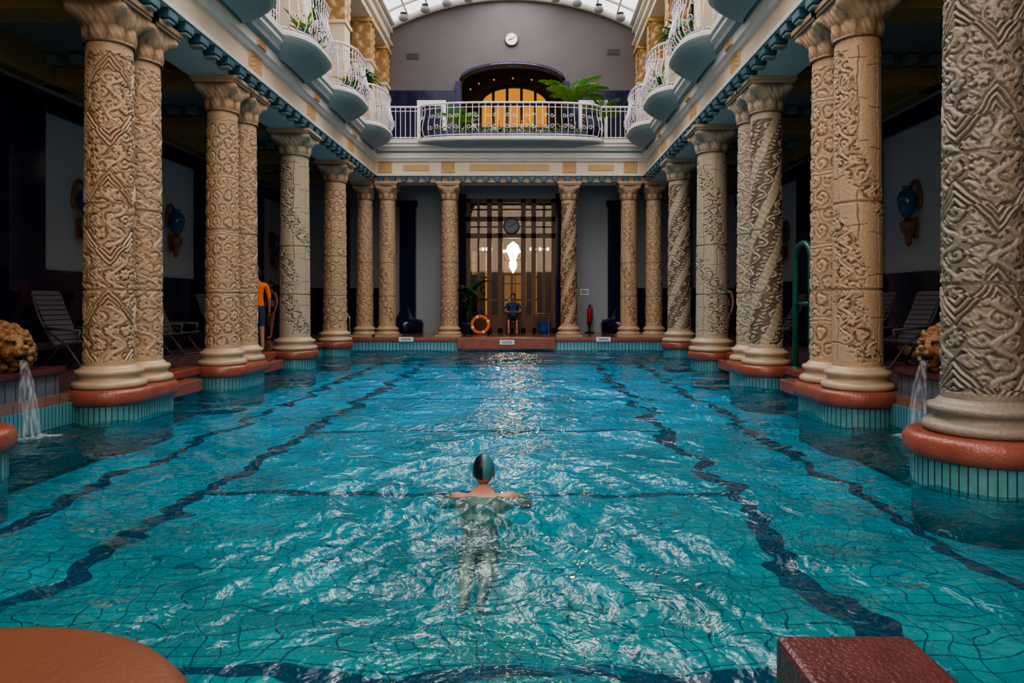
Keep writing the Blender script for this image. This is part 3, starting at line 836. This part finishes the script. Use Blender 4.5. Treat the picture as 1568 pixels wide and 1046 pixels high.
# ------------------------------------------------------------------ lion fountains
def lion(s, y0):
    mb = MB()
    mb.ell((0, 0, 0), (.15, .13, .15), 0); mb.ell((.13, 0, -.02), (.11, .065, .055), 0); mb.ell((.10, 0, -.16), (.10, .055, .03), 0)
    mb.ell((.225, 0, .02), (.03, .04, .03), 0)
    for q in (-1, 1):
        mb.ell((.17, q*.045, -.035), (.07, .04, .04), 0)
        mb.ell((.10, q*.075, .095), (.055, .045, .022), 0); mb.ell((.0, q*.13, .15), (.035, .03, .05), 0)
        mb.ell((.06, q*.10, -.03), (.06, .035, .06), 0)
    for ring, (rad, xo, n, sz) in enumerate(((.17, -.02, 12, .045), (.215, -.10, 15, .055), (.25, -.20, 17, .062))):
        for i in range(n):
            a = 2*PI*(i+.5*ring)/n
            c = Vector((xo, rad*math.cos(a), -.02+rad*math.sin(a)))
            d = Vector((-.5, math.cos(a)*.6, math.sin(a)*.6-.5)).normalized()
            mb.tube([c+Vector((.05, 0, 0)), c+d*.05, c+d*.11+Vector((0, .02*math.cos(a*3), 0)), c+d*.16], [sz*.8, sz, sz*.7, sz*.2], 8, 0)
    mb.ell((-.22, 0, -.05), (.2, .19, .2), 0); mb.ell((-.30, 0, -.18), (.2, .26, .12), 0)
    o = mb.obj('tmp', [M_LION])
    r = o.modifiers.new('r', 'REMESH'); r.mode = 'VOXEL'; r.voxel_size = .009; r.use_smooth_shade = True
    dg = bpy.context.evaluated_depsgraph_get()
    me = bpy.data.meshes.new_from_object(o.evaluated_get(dg)); bpy.data.objects.remove(o)
    root = bpy.data.objects.new('lion_head_fountain', None); COL.objects.link(root); root.location = (s*5.0, y0, 0)
    root.rotation_euler = (0, 0, PI+.45 if s > 0 else -.45)
    h = bpy.data.objects.new('lion_head', me); COL.objects.link(h); h.parent = root; h.location = (0, 0, .93); h.scale = (1.05,)*3
    g = MB()
    for q in (-1, 1): g.ell((.145, q*.055, .068+.93), (.02, .018, .014), 0, 10, 8)
    g.ell((.14, 0, -.092+.93), (.085, .045, .026), 0, 14, 8)
    for q in (-1, 1): g.ell((.255, q*.016, .015+.93), (.008, .009, .007), 0, 8, 6)
    g.obj('eyes_and_mouth', [M_BLACK], parent=root)
    f = MB(); n = 16; k = 12; vs = []
    for j in range(n+1):
        t = j/n
        for i in range(k+1):
            u = i/k-.5; w = .06+.18*t**.8
            vs.append((.19+.16*t**.6+.03*math.cos(u*5), u*w, .82-.82*t**1.3))
    f.add(vs, [(j*(k+1)+i, j*(k+1)+i+1, (j+1)*(k+1)+i+1, (j+1)*(k+1)+i) for j in range(n) for i in range(k)], 0, True)
    rr = random.Random(3)
    for i in range(26):
        f.ell((.38+rr.uniform(-.12, .12), rr.uniform(-.2, .2), .0), (rr.uniform(.02, .05), rr.uniform(.02, .06), .012), 0, 8, 5)
    w = f.obj('water_jet', [M_FALL]); w.parent = root
for s in (-1, 1):
    mb = MB()
    a, b = sorted((s*4.95, s*6.6)); mb.box(a, b, 6.7, 8.4, -.1, .62, 0); a, b = sorted((s*4.9, s*6.65)); mb.box(a, b, 6.65, 8.45, .60, .68, 1)
    a, b = sorted((s*4.35, s*4.95)); mb.box(a, b, 6.6, 8.3, -.35, -.02, 2)
    mb.obj('fountain_ledge', [M_FBLOCK, M_TERRA_DK, M_TERRA_DK], bevel=.015)
    lion(s, 7.7)

mb = MB(); mb.lathe([(.74, -.4), (.74, .2), (.80, .22), (.83, .27), (.83, .32), (.80, .36), (.75, .372), (.3, .378), (.01, .378)], (0, 0), 96, 0)
mb.obj('round_terracotta_plinth', [M_TERRA_OR], loc=(-1.05, 1.58, 0))
mb = MB(); mb.box(1.41, 1.85, 1.2, 2.35, -.4, .35, 0); mb.obj('terracotta_bollard_block', [M_TERRA_DK], bevel=.02)

# ------------------------------------------------------------------ water
SW = (0.25, 5.35)
def water():
    xs = np.linspace(-4.8, 4.8, 250)
    ys = np.concatenate([np.arange(-3, .8, .15), np.arange(.8, 6.5, .03), np.arange(6.5, 12, .05), np.arange(12, 20.8, .08), [20.8]])
    X, Y = np.meshgrid(xs, ys); rng = np.random.RandomState(4)
    Zh = np.zeros_like(X)
    wx = X+.25*np.sin(Y*1.1+.7*X)+.12*np.sin(2.3*Y-1.4*X); wy = Y+.25*np.sin(X*1.3-.5*Y)+.1*np.sin(2.9*X+1.2*Y)
    for i in range(56):
        lam = .22*(1.4/.22)**rng.rand(); th = rng.normal(PI/2, .75); ph = rng.rand()*2*PI
        sl = .034 if lam > .5 else .032
        kx = 2*PI/lam*math.cos(th); ky = 2*PI/lam*math.sin(th)
        md = .5+.5*np.sin(X*rng.uniform(.3, 1.2)+Y*rng.uniform(.3, 1.2)+rng.rand()*6)
        Zh += sl*lam/(2*PI)*np.sin(kx*wx+ky*wy+ph)*(.15+1.15*md)
    r = np.sqrt((X-SW[0])**2+((Y-SW[1]))**2)
    Zh *= 1-.75*np.exp(-(r/.38)**2)
    Zh -= .020*np.exp(-(((X-SW[0])/.28)**2+((Y-SW[1]+.04)/.15)**2))
    Zh += .026*np.sin(2*PI*r/.36)*np.exp(-((r-.80)/.45)**2)
    d = SW[1]-Y
    for sg in (-1, 1):
        q = (X-SW[0])*sg-.55*d
        Zh += .026*np.cos(2*PI*q/.30)*np.exp(-(q/.35)**2)*np.exp(-((d-1.05)/1.1)**2)
    bd = np.exp(-((X-SW[0])/.5)**2)*np.exp(-((d-.60)/.40)**2)
    Zh += bd*(.030*np.sin(2*PI*(wy/.24+.3*wx))+.020*np.sin(2*PI*(wy/.17-wx/.45)))
    ny, nx = X.shape
    vs = np.stack([X, Y, Zh], -1).reshape(-1, 3).tolist()
    jj, ii = np.meshgrid(np.arange(ny-1), np.arange(nx-1), indexing='ij')
    fs = np.stack([jj*nx+ii, jj*nx+ii+1, (jj+1)*nx+ii+1, (jj+1)*nx+ii], -1).reshape(-1, 4).tolist()
    mb = MB(); mb.add(vs, fs, 0, True); mb.obj('pool_water', [M_WATER])
water()

# ------------------------------------------------------------------ people
def skin_mesh(nodes, edges, root, sub=2):
    names = list(nodes); me = bpy.data.meshes.new('sk')
    me.from_pydata([nodes[n][0] for n in names], [(names.index(a), names.index(b)) for a, b in edges], [])
    o = bpy.data.objects.new('sk', me); COL.objects.link(o)
    o.modifiers.new('skin', 'SKIN'); o.modifiers['skin'].use_smooth_shade = True
    ss = o.modifiers.new('sub', 'SUBSURF'); ss.levels = sub; ss.render_levels = sub
    for i, n in enumerate(names):
        r = nodes[n][1]; sv = me.skin_vertices[0].data[i]
        sv.radius = (r, r) if not isinstance(r, tuple) else r
        sv.use_root = (n == root)
    dg = bpy.context.evaluated_depsgraph_get(); dg.update()
    res = bpy.data.meshes.new_from_object(o.evaluated_get(dg)); bpy.data.objects.remove(o)
    return res
def head_part(mb, c, R, hairlen=.0, mS=0, mH=1):
    c = Vector(c)
    def E(p, r, m, nu=14, nv=10):
        q = c+R @ Vector(p); mb.ell(q, r, m, nu, nv, R)
    E((0, 0, 0), (.074, .092, .115), mS, 20, 14); E((0, .03, -.06), (.052, .055, .058), mS)
    E((0, .098, -.012), (.014, .022, .024), mS); E((.076, 0, -.01), (.012, .02, .03), mS); E((-.076, 0, -.01), (.012, .02, .03), mS)
    for s in (-1, 1): E((s*.03, .082, .015), (.014, .01, .008), 2, 8, 6)
    E((0, .085, -.052), (.024, .01, .007), 3, 8, 6)
    E((0, -.014, .022), (.083, .095, .108), mH, 20, 14)
    if hairlen: E((0, -.055, -.06), (.07, .045, .11), mH)
def fingers(mb, wrist, hand, fwd, m=0):
    w = Vector(wrist); h = Vector(hand); d = (h-w).normalized(); f = Vector(fwd).normalized(); side = d.cross(f).normalized()
    for i, L in enumerate((.062, .075, .082, .07)):
        b = h+d*.01+f*((i-1.5)*.019)
        mb.tube([b, b+d*L*.5, b+d*L*.85+side*.012, b+d*L+side*.022], [.0095, .009, .008, .005], 6, m)
    b = h-d*.03+f*.035
    mb.tube([b, b+d*.03+f*.025, b+d*.055+f*.03], [.012, .010, .007], 6, m)
EDG = [('pel','wai'),('wai','che'),('che','nb'),('nb','nk'),
       ('che','shL'),('shL','elL'),('elL','wrL'),('wrL','haL'),('che','shR'),('shR','elR'),('elR','wrR'),('wrR','haR'),
       ('pel','hiL'),('hiL','knL'),('knL','anL'),('anL','toL'),('pel','hiR'),('hiR','knR'),('knR','anR'),('anR','toR')]
def person(name, loc, yaw, J, head, headR, matfn, mats, sc=1, hairlen=0, hands=True):
    me = skin_mesh(J, EDG, 'pel')
    for m in mats: me.materials.append(m)
    for p in me.polygons: p.material_index = matfn(p.center); p.use_smooth = True
    root = bpy.data.objects.new(name, None); COL.objects.link(root)
    root.location = loc; root.rotation_euler = (0, 0, yaw); root.scale = (sc,)*3
    b = bpy.data.objects.new('body', me); COL.objects.link(b); b.parent = root
    mb = MB(); head_part(mb, head, headR, hairlen)
    if hands:
        for s in 'LR': fingers(mb, J['wr'+s][0], J['ha'+s][0], (0, 1, 0))
    h = mb.obj('head_and_hands', [M_SKIN, M_HAIR, M_BLACK, M_FLOW]); h.parent = root
    return root
def stand_nodes(st=.12, arm=.06):
    return {'pel': ((0,0,.95), (.15,.11)), 'wai': ((0,0,1.10), (.14,.10)), 'che': ((0,0,1.30), (.165,.115)), 'nb': ((0,-.005,1.46), (.07,.06)), 'nk': ((0,.01,1.56), .05),
      'shL': ((-.19,0,1.41), .062), 'elL': ((-.25,-.03,1.13), .044), 'wrL': ((-.26,arm,.90), .029), 'haL': ((-.262,arm+.03,.82), (.02,.036)),
      'shR': ((.19,0,1.41), .062), 'elR': ((.25,-.02,1.13), .044), 'wrR': ((.26,arm,.90), .029), 'haR': ((.262,arm+.03,.82), (.02,.036)),
      'hiL': ((-.095,0,.86), .095), 'knL': ((-.10,st*.6,.49), .058), 'anL': ((-.10,st,.09), .037), 'toL': ((-.11,st+.15,.035), .034),
      'hiR': ((.095,0,.86), .095), 'knR': ((.10,-st*.2,.49), .058), 'anR': ((.10,-st,.09), .037), 'toR': ((.11,-st+.15,.035), .034)}
I3 = Matrix.Identity(3)
def mf1(c):
    if c.z > 1.48: return 0
    if c.z > .98 and abs(c.x) < .225: return 1
    if c.z > 1.15: return 1
    if .55 < c.z <= .98 and abs(c.x) < .21: return 2
    return 0
person('standing_man', (-5.16, 15.0, DZ), .5, stand_nodes(), (0, .02, 1.67), I3, mf1, [M_SKIN, M_ORANGE, M_BLUECL], 1.02)
def mf2(c):
    if .80 < c.z < 1.02 and abs(c.x) < .22: return 1
    if 1.2 < c.z < 1.38 and abs(c.x) < .2: return 1
    return 0
person('standing_woman', (-6.75, 20.2, DZ), 2.6, stand_nodes(.08), (0, .02, 1.67), I3, mf2, [M_SKIN, M_DARKCL], .93, hairlen=1)
person('standing_bather', (5.95, 19.4, DZ), 2.2, stand_nodes(.08), (0, .02, 1.67), I3, mf2, [M_SKIN, M_DARKCL], .95)
sit = {'pel': ((0,0,.52), (.15,.12)), 'wai': ((0,.02,.68), (.14,.10)), 'che': ((0,.0,.88), (.165,.115)), 'nb': ((0,-.02,1.04), (.07,.06)), 'nk': ((0,.02,1.13), .05),
      'shL': ((-.19,-.01,.99), .062), 'elL': ((-.25,.08,.74), .044), 'wrL': ((-.12,.30,.72), .029), 'haL': ((-.07,.36,.74), (.03,.02)),
      'shR': ((.19,-.01,.99), .062), 'elR': ((.25,.08,.74), .044), 'wrR': ((.12,.30,.72), .029), 'haR': ((.07,.36,.74), (.03,.02)),
      'hiL': ((-.10,.06,.52), .09), 'knL': ((-.14,.46,.52), .06), 'anL': ((-.13,.46,.09), .037), 'toL': ((-.14,.61,.035), .034),
      'hiR': ((.10,.06,.52), .09), 'knR': ((.14,.46,.52), .06), 'anR': ((.13,.50,.09), .037), 'toR': ((.14,.65,.035), .034)}
def mf3(c):
    if c.z > 1.06: return 0
    if c.z > .58 and (abs(c.x) < .2 and c.y < .16): return 1
    if c.z > .84: return 1
    if c.z > .35 and abs(c.x) < .25 and c.y < .5 and c.z < .62: return 2
    return 0
person('seated_attendant', (.05, 23.6, DZ), PI, sit, (0, .06, 1.23), Matrix.Rotation(-.35, 3, 'X'), mf3, [M_SKIN, M_BLUECL, M_DARKCL], 1.0)
mb = MB()
mb.box(-.24, .24, -.24, .22, .40, .44, 0); mb.box(-.24, .24, .17, .22, .44, .95, 0)
for x in (-.21, .21):
    for y in (-.21, .19): mb.tube([(x, y, 0), (x, y, .42)], .018, 6, 0)
    mb.tube([(x, .19, .62), (x, -.2, .64), (x, -.22, .42)], .018, 6, 0)
mb.obj('wooden_armchair', [M_WOOD], loc=(.05, 23.62, DZ), bevel=.01)
mb = MB()
mb.box(-.32, .32, -.2, .2, .66, .69, 0)
for x in (-.28, .28):
    for y in (-.16, .16): mb.box(x-.02, x+.02, y-.02, y+.02, 0, .66, 0)
mb.box(-.1, .15, -.12, .08, .69, .695, 1)
mb.obj('side_table', [M_WOOD, M_WHITE], loc=(.95, 23.7, DZ), bevel=.004)

# swimmer, seen from behind: shoulders at the surface, body angled down towards the camera, legs together
swn = {'pel': ((0,-.34,-.25), (.125,.08)), 'wai': ((0,-.23,-.17), (.125,.085)), 'che': ((0,-.08,-.082), (.165,.092)), 'nb': ((0,.01,.005), (.09,.065)), 'nk': ((0,.045,.065), .056),
      'shL': ((-.205,-.01,-.040), .070), 'elL': ((-.35,.19,-.13), .045), 'wrL': ((-.20,.38,-.16), .03), 'haL': ((-.14,.44,-.16), (.036,.02)),
      'shR': ((.205,-.01,-.040), .070), 'elR': ((.35,.19,-.13), .045), 'wrR': ((.20,.38,-.16), .03), 'haR': ((.14,.44,-.16), (.036,.02)),
      'hiL': ((-.075,-.42,-.28), .072), 'knL': ((-.07,-.70,-.335), .046), 'anL': ((-.05,-1.03,-.355), .030), 'toL': ((-.06,-1.15,-.365), .022),
      'hiR': ((.075,-.42,-.28), .072), 'knR': ((.07,-.70,-.335), .046), 'anR': ((.05,-1.03,-.355), .030), 'toR': ((.06,-1.15,-.365), .022)}
me = skin_mesh(swn, EDG, 'pel', 3)
for m in (M_SKIN, M_TRUNKS): me.materials.append(m)
for p in me.polygons:
    p.material_index = 1 if (-.55 < p.center.y < -.29 and abs(p.center.x) < .17) else 0; p.use_smooth = True
root = bpy.data.objects.new('swimmer', None); COL.objects.link(root); root.location = (SW[0], SW[1], .0)
b = bpy.data.objects.new('body', me); COL.objects.link(b); b.parent = root
mb = MB(); c = Vector((0, .07, .165))
mb.ell(c, (.076, .095, .115), 0, 28, 18); mb.ell(c+Vector((0, .03, -.06)), (.055, .06, .06), 0)
mb.ell(c+Vector((0, .10, -.01)), (.014, .022, .024), 0)
for s in (-1, 1): mb.ell(c+Vector((s*.077, .01, -.03)), (.012, .02, .03), 0, 10, 8)
for s in (-1, 1): mb.ell(c+Vector((s*.03, .084, .012)), (.014, .01, .008), 2, 8, 6)
nu, nv = 40, 24; vs = []; fsA = []; fsB = []
Rc = Matrix.Rotation(.30, 3, 'X')
for j in range(nv+1):
    t = PI*.60*j/nv
    for i in range(nu+1):
        a = 2*PI*i/nu
        p = Rc @ Vector((.083*math.sin(t)*math.cos(a), .102*math.sin(t)*math.sin(a), .118*math.cos(t)))
        vs.append(tuple(c+Vector((0, -.006, .006))+p))
for j in range(nv):
    for i in range(nu):
        f = (j*(nu+1)+i, (j+1)*(nu+1)+i, (j+1)*(nu+1)+i+1, j*(nu+1)+i+1)
        cxm = sum(vs[k][0] for k in f)/4; (fsB if cxm > .005 else fsA).append(f)
mb.add(vs, fsA, 3, True); mb.add(vs, fsB, 1, True)
for s in 'LR': fingers(mb, swn['wr'+s][0], swn['ha'+s][0], (1 if s == 'R' else -1, -.3, 0))
h = mb.obj('head_with_cap', [M_SKIN, M_CAP, M_BLACK, M_CAP2]); h.parent = root

# ------------------------------------------------------------------ deck chairs
def deck_chair(x, y, yaw):
    mb = MB()
    for s in (-.27, .27):
        mb.tube([(s, -.42, 0), (s, -.1, .40), (s, .28, .62)], .018, 6, 0)
        mb.tube([(s, .38, 0), (s, .0, .40), (s, -.38, .46)], .018, 6, 0)
        mb.tube([(s, .12, .36), (s, .42, .85), (s, .56, 1.22)], .02, 6, 0)
        mb.tube([(s, -.35, .62), (s, .32, .66)], .024, 6, 0); mb.tube([(s, -.35, .62), (s, -.3, .43)], .018, 6, 0)
    mb.tube([(-.27, -.42, .02), (.27, -.42, .02)], .015, 6, 0); mb.tube([(-.27, .38, .02), (.27, .38, .02)], .015, 6, 0)
    for i in range(8):
        T = Matrix.Translation((0, -.36+i*.065, .455-i*.01)); mb.box(-.26, .26, -.025, .025, -.008, .008, 0, T=T)
    for i in range(11):
        t = i/10; yv = .16+.40*t; zv = .42+.80*t
        T = Matrix.Translation((0, yv, zv)) @ Matrix.Rotation(-.45, 4, 'X'); mb.box(-.26, .26, -.008, .008, -.038, .038, 0, T=T)
    o = mb.obj('deck_chair', [M_PLAST], loc=(x, y, DZ)); o.rotation_euler = (0, 0, yaw)
for (x, y, w) in ((-6.75, 11.5, PI/2-.2), (-6.7, 13.5, PI/2+.1), (-6.7, 14.6, PI/2-.1), (-6.7, 17.0, PI/2), (6.75, 11.8, -PI/2+.2), (6.7, 13.2, -PI/2), (6.7, 17.4, -PI/2)):
    deck_chair(x, y, w)

# ------------------------------------------------------------------ props
mb = MB()
pts = [(0, 0, -.3), (0, 0, 1.2), (0, 0, 1.75)]+[(0, .32-.32*math.cos(a), 1.75+.24*math.sin(a)) for a in np.linspace(.2, PI-.2, 10)]+[(0, .64, 1.75), (0, .64, 1.2), (0, .64, -.3)]
mb.tube(pts, .05, 10, 0)
mb.tube([(0, 0, 1.05), (0, .64, 1.05)], .03, 8, 0); mb.tube([(0, .64, 1.05), (.35, .64, 1.05), (.35, .64, 0)], .03, 8, 0)
mb.lathe([(.09, 0), (.09, .03), (.05, .05)], (0, 0), 16, 0); mb.lathe([(.09, 0), (.09, .03), (.05, .05)], (0, .64), 16, 0)
mb.obj('green_pipe_handrail', [M_GREENP], loc=(4.86, 10.75, DZ))
for s in (-1, 1):
    mb = MB()
    for y in (0, .5):
        mb.tube([(.35, y, 0), (.35, y, .5), (.30, y, .72), (.15, y, .82), (-.05, y, .78), (-.16, y, .6), (-.16, y, -.6)], .022, 8, 0)
    for z in (-.1, -.35): mb.box(-.19, -.13, 0, .5, z-.45, z-.42, 0)
    o = mb.obj('pool_ladder', [M_CHROME], loc=(s*4.75, 20.0, DZ)); o.scale = (s, 1, 1)
def sign(name, x, y, z, w, h, rot=0, mats=(M_WHITE, M_BLACK)):
    mb = MB(); mb.box(-w/2, w/2, -.008, .008, 0, h, 0)
    for i in range(2): mb.box(-w*.36, w*.36, -.011, -.008, h*(.28+.3*i), h*(.4+.3*i), 1)
    o = mb.obj(name, list(mats), loc=(x, y, z), bevel=.002); o.rotation_euler = (0, 0, rot)
sign('pool_sign', -3.0, 20.72, .27, .42, .13); sign('pool_sign', -.05, 20.43, .20, .42, .13); sign('pool_sign', 2.75, 20.72, .27, .42, .13)
sign('pool_sign', -4.74, 10.4, .26, .22, .13, PI/2); sign('pool_sign', 4.74, 10.4, .26, .22, .13, -PI/2)
sign('wall_notice', 2.5, YB-.02, 1.65, .3, .22); sign('wall_notice', 6.6, YB-.1, 1.5, .4, .9)
mb = MB()
mb.lathe([(.07, 0), (.085, .03), (.085, .42), (.06, .5), (.03, .53)], (0, 0), 20, 0); mb.lathe([(.03, .53), (.035, .6)], (0, 0), 12, 1)
mb.box(-.02, .1, -.015, .015, .58, .61, 1); mb.tube([(.0, -.03, .56), (.1, -.06, .5), (.11, -.06, .2), (.09, -.05, .08)], .012, 6, 1)
mb.obj('fire_extinguisher', [M_RED, M_BLACK], loc=(2.65, 24.35, DZ+.35))
mb = MB(); mb.lathe([(.15, 0), (.16, .03), (.03, .05), (.03, .3), (.12, .33), (.12, .35)], (0, 0), 20, 0); mb.obj('extinguisher_stand', [M_BLACK], loc=(2.65, 24.35, DZ))
mb = MB()
ring = [(.27*math.cos(a), 0, .27*math.sin(a)) for a in np.linspace(0, 2*PI, 28, endpoint=False)]
mb.tube(ring, .055, 10, 0, closed=True)
for k in range(4):
    a0 = k*PI/2+.4
    mb.tube([(.27*math.cos(a0+t), 0, .27*math.sin(a0+t)) for t in (-.12, -.04, .04, .12)], .059, 10, 1)
o = mb.obj('life_ring', [M_ORANGE, M_WHITE], loc=(-1.0, 23.1, DZ+.32)); o.rotation_euler = (-.25, 0, 0)
mb = MB(); mb.lathe([(.18, 0), (.25, .06), (.28, .25), (.29, .42), (.31, .44), (.31, .47), (.27, .47), (.25, .1)], (0, 0), 28, 0)
mb.tube([(.3*math.cos(a), .02, .45+.22*math.sin(a)) for a in np.linspace(0, PI, 12)], .012, 5, 0)
mb.obj('blue_tub', [mat_simple('tub_blue', (.02, .10, .40), .3, bump=0)], loc=(1.1, 24.0, DZ)).scale = (.8, .8, .8)

def potted(name, x, y, z, kind='banana', s=1.0, seed=1, n=12, leaf=None, hmax=1.3, trunk=.9):
    rr = random.Random(seed); mb = MB()
    mb.lathe([(.12*s, 0), (.15*s, .02*s), (.2*s, .3*s), (.22*s, .32*s), (.22*s, .36*s), (.19*s, .36*s), (.17*s, .3*s)], (0, 0), 24, 1)
    mb.lathe([(.185*s, .31*s), (.001, .33*s)], (0, 0), 20, 2)
    if kind == 'banana':
        for i in range(n):
            a = 2*PI*i/n+rr.uniform(-.3, .3); L = rr.uniform(.6, .95)*s; h = rr.uniform(.25, hmax)*s
            st = Vector((0, 0, .3*s)); sp = rr.uniform(.3, .9); d = Vector((math.cos(a)*sp, math.sin(a)*sp, 1))
            e = Vector((math.cos(a)*.12*h, math.sin(a)*.12*h, .3*s+h))
            mb.tube([st, (st+e)/2+Vector((math.cos(a), math.sin(a), 0))*.02, e], [.025*s, .018*s, .01*s], 6, 0)
            mb.leaf(e, d, L, .22*s, 1.7, 0, 8)
    elif kind == 'palm':
        for i in range(n):
            sp = rr.uniform(.15, .75)
            a = 2*PI*i/n+rr.uniform(-.2, .2); L = rr.uniform(.8, 1.15)*s; d = Vector((math.cos(a)*sp, math.sin(a)*sp, 1)).normalized()
            p = Vector((0, 0, trunk)); pts = [Vector((0, 0, .3*s)), p]
            for k in range(9):
                p = p+d*(L/9); d = (d+Vector((math.cos(a)*.06, math.sin(a)*.06, -.13))).normalized(); pts.append(p.copy())
                sd = d.cross(Vector((0, 0, 1))); sd = sd.normalized() if sd.length > .01 else Vector((1, 0, 0))
                for sg in (-1, 1):
                    for q in (0, .5):
                        mb.leaf(p+d*(L/18*q*2), sd*sg+d*.8, .30*s*math.sin(PI*(k+1.5)/11), .065*s, .4, 3, 3)
            mb.tube(pts, .014*s, 4, 0)
    else:
        for i in range(n):
            a = rr.uniform(0, 2*PI); L = rr.uniform(.25, .5)*s
            mb.leaf((rr.uniform(-.1, .1)*s, rr.uniform(-.1, .1)*s, .33*s), (math.cos(a), math.sin(a), rr.uniform(.4, 1.6)), L, .06*s, rr.uniform(.8, 2.2), 0 if i % 3 else 3, 5)
    return mb.obj(name, [leaf or M_LEAF, M_POT, M_TERRA, M_LEAF_Y], loc=(x, y, z))
potted('potted_banana_plant', -1.42, 23.5, DZ, 'banana', 1.05, 3, 15, M_LEAF_D, 1.2)
potted('potted_palm', 1.95, 22.95, 6.38, 'palm', 1.25, 5, 13, trunk=1.35)
potted('potted_palm', 2.95, 22.9, 6.38, 'palm', .85, 8, 12, trunk=.9)
potted('potted_palm', -1.7, 22.9, 6.38, 'palm', .75, 9, 12, trunk=.7)
def planter(name, x0, x1, y, z, along='x', seed=1, dens=26, flowers=True, s=1.0):
    rr = random.Random(seed); mb = MB(); L = x1-x0
    if along == 'x': mb.box(x0, x1, y-.1, y+.1, z, z+.2, 1)
    else: mb.box(y-.1, y+.1, x0, x1, z, z+.2, 1)
    for i in range(int(L*dens)):
        u = rr.uniform(x0, x1); a = rr.uniform(0, 2*PI); v = y+rr.uniform(-.07, .07)
        b = (u, v, z+.19) if along == 'x' else (v, u, z+.19)
        mb.leaf(b, (math.cos(a)*.8, math.sin(a)*.8, rr.uniform(.6, 2)), rr.uniform(.18, .5)*s, .05*s, rr.uniform(.4, 2.2), 0 if rr.random() < .6 else 3, 5)
        if flowers and i % 4 == 0:
            mb.ell((b[0]+rr.uniform(-.1, .1), b[1]+rr.uniform(-.1, .1), z+rr.uniform(.3, .55)), (.03, .03, .025), 2, 7, 5)
    mb.obj(name, [M_LEAF, M_POT, M_FLOW, M_LEAF_Y], bevel=0)
planter('flower_planter', -2.3, 2.3, 21.55, 6.38, 'x', 3, 36)
for s in (-1, 1):
    for k, y in enumerate(BY[1:4]):
        planter('flower_planter', y-.55, y+.55, s*3.72, 6.38, 'y', 10+k+s, 34, True, 1.25)
potted('hanging_fern', -4.3, 20.4, 7.3, 'fern', 1.6, 21, 90)
potted('hanging_fern', 4.3, 17.2, 7.3, 'fern', 1.6, 22, 90)
for x, y, z in ((-4.3, 20.4, 7.3), (4.3, 17.2, 7.3)):
    mb = MB(); mb.lathe([(.2, 6.38), (.2, 6.44), (.06, 6.5), (.05, z-.08), (.2, z-.03), (.2, z)], (x, y), 20, 0); mb.obj('plant_stand', [M_IRON])
def bistro_chair(x, y, z, yaw):
    mb = MB(); mb.lathe([(.2, .44), (.21, .46), (.2, .48)], (0, 0), 20, 0)
    for a in range(4):
        t = a*PI/2+PI/4; mb.tube([(.13*math.cos(t), .13*math.sin(t), .45), (.2*math.cos(t), .2*math.sin(t), 0)], .014, 6, 0)
    mb.tube([(-.17, .12, .46), (-.19, .19, .8), (-.1, .22, .95), (.1, .22, .95), (.19, .19, .8), (.17, .12, .46)], .015, 6, 0)
    for u in (-.08, 0, .08): mb.tube([(u, .17, .47), (u, .22, .94)], .009, 5, 0)
    o = mb.obj('bistro_chair', [M_IRON], loc=(x, y, z)); o.rotation_euler = (0, 0, yaw)
for x, w in ((-1.05, 1.2), (.1, -1.2), (.9, 1.6)): bistro_chair(x, 23.6, 6.38, w)
mb = MB(); mb.lathe([(.2, 0), (.2, .03), (.03, .06), (.03, .70), (.32, .71), (.32, .74)], (0, 0), 28, 0); mb.obj('bistro_table', [M_IRON], loc=(-.48, 23.6, 6.38))

# ------------------------------------------------------------------ world, light, camera
w = bpy.data.worlds.new('World'); SC.world = w; w.use_nodes = True
bg = w.node_tree.nodes['Background']; bg.inputs[0].default_value = (.82, .84, .92, 1); bg.inputs[1].default_value = .4
cam = bpy.data.cameras.new('camera'); cam.lens = 25; cam.sensor_width = 36
cam.shift_x = -27/1568; cam.shift_y = -62/1568; cam.clip_start = .05
co = bpy.data.objects.new('camera', cam); co.location = (.6, 0, 1.45); co.rotation_euler = (PI/2, 0, 0)
COL.objects.link(co); SC.camera = co
SC.view_settings.view_transform = 'AgX'
try: SC.view_settings.look = 'AgX - Medium High Contrast'
except Exception: pass
SC.view_settings.exposure = 0.15
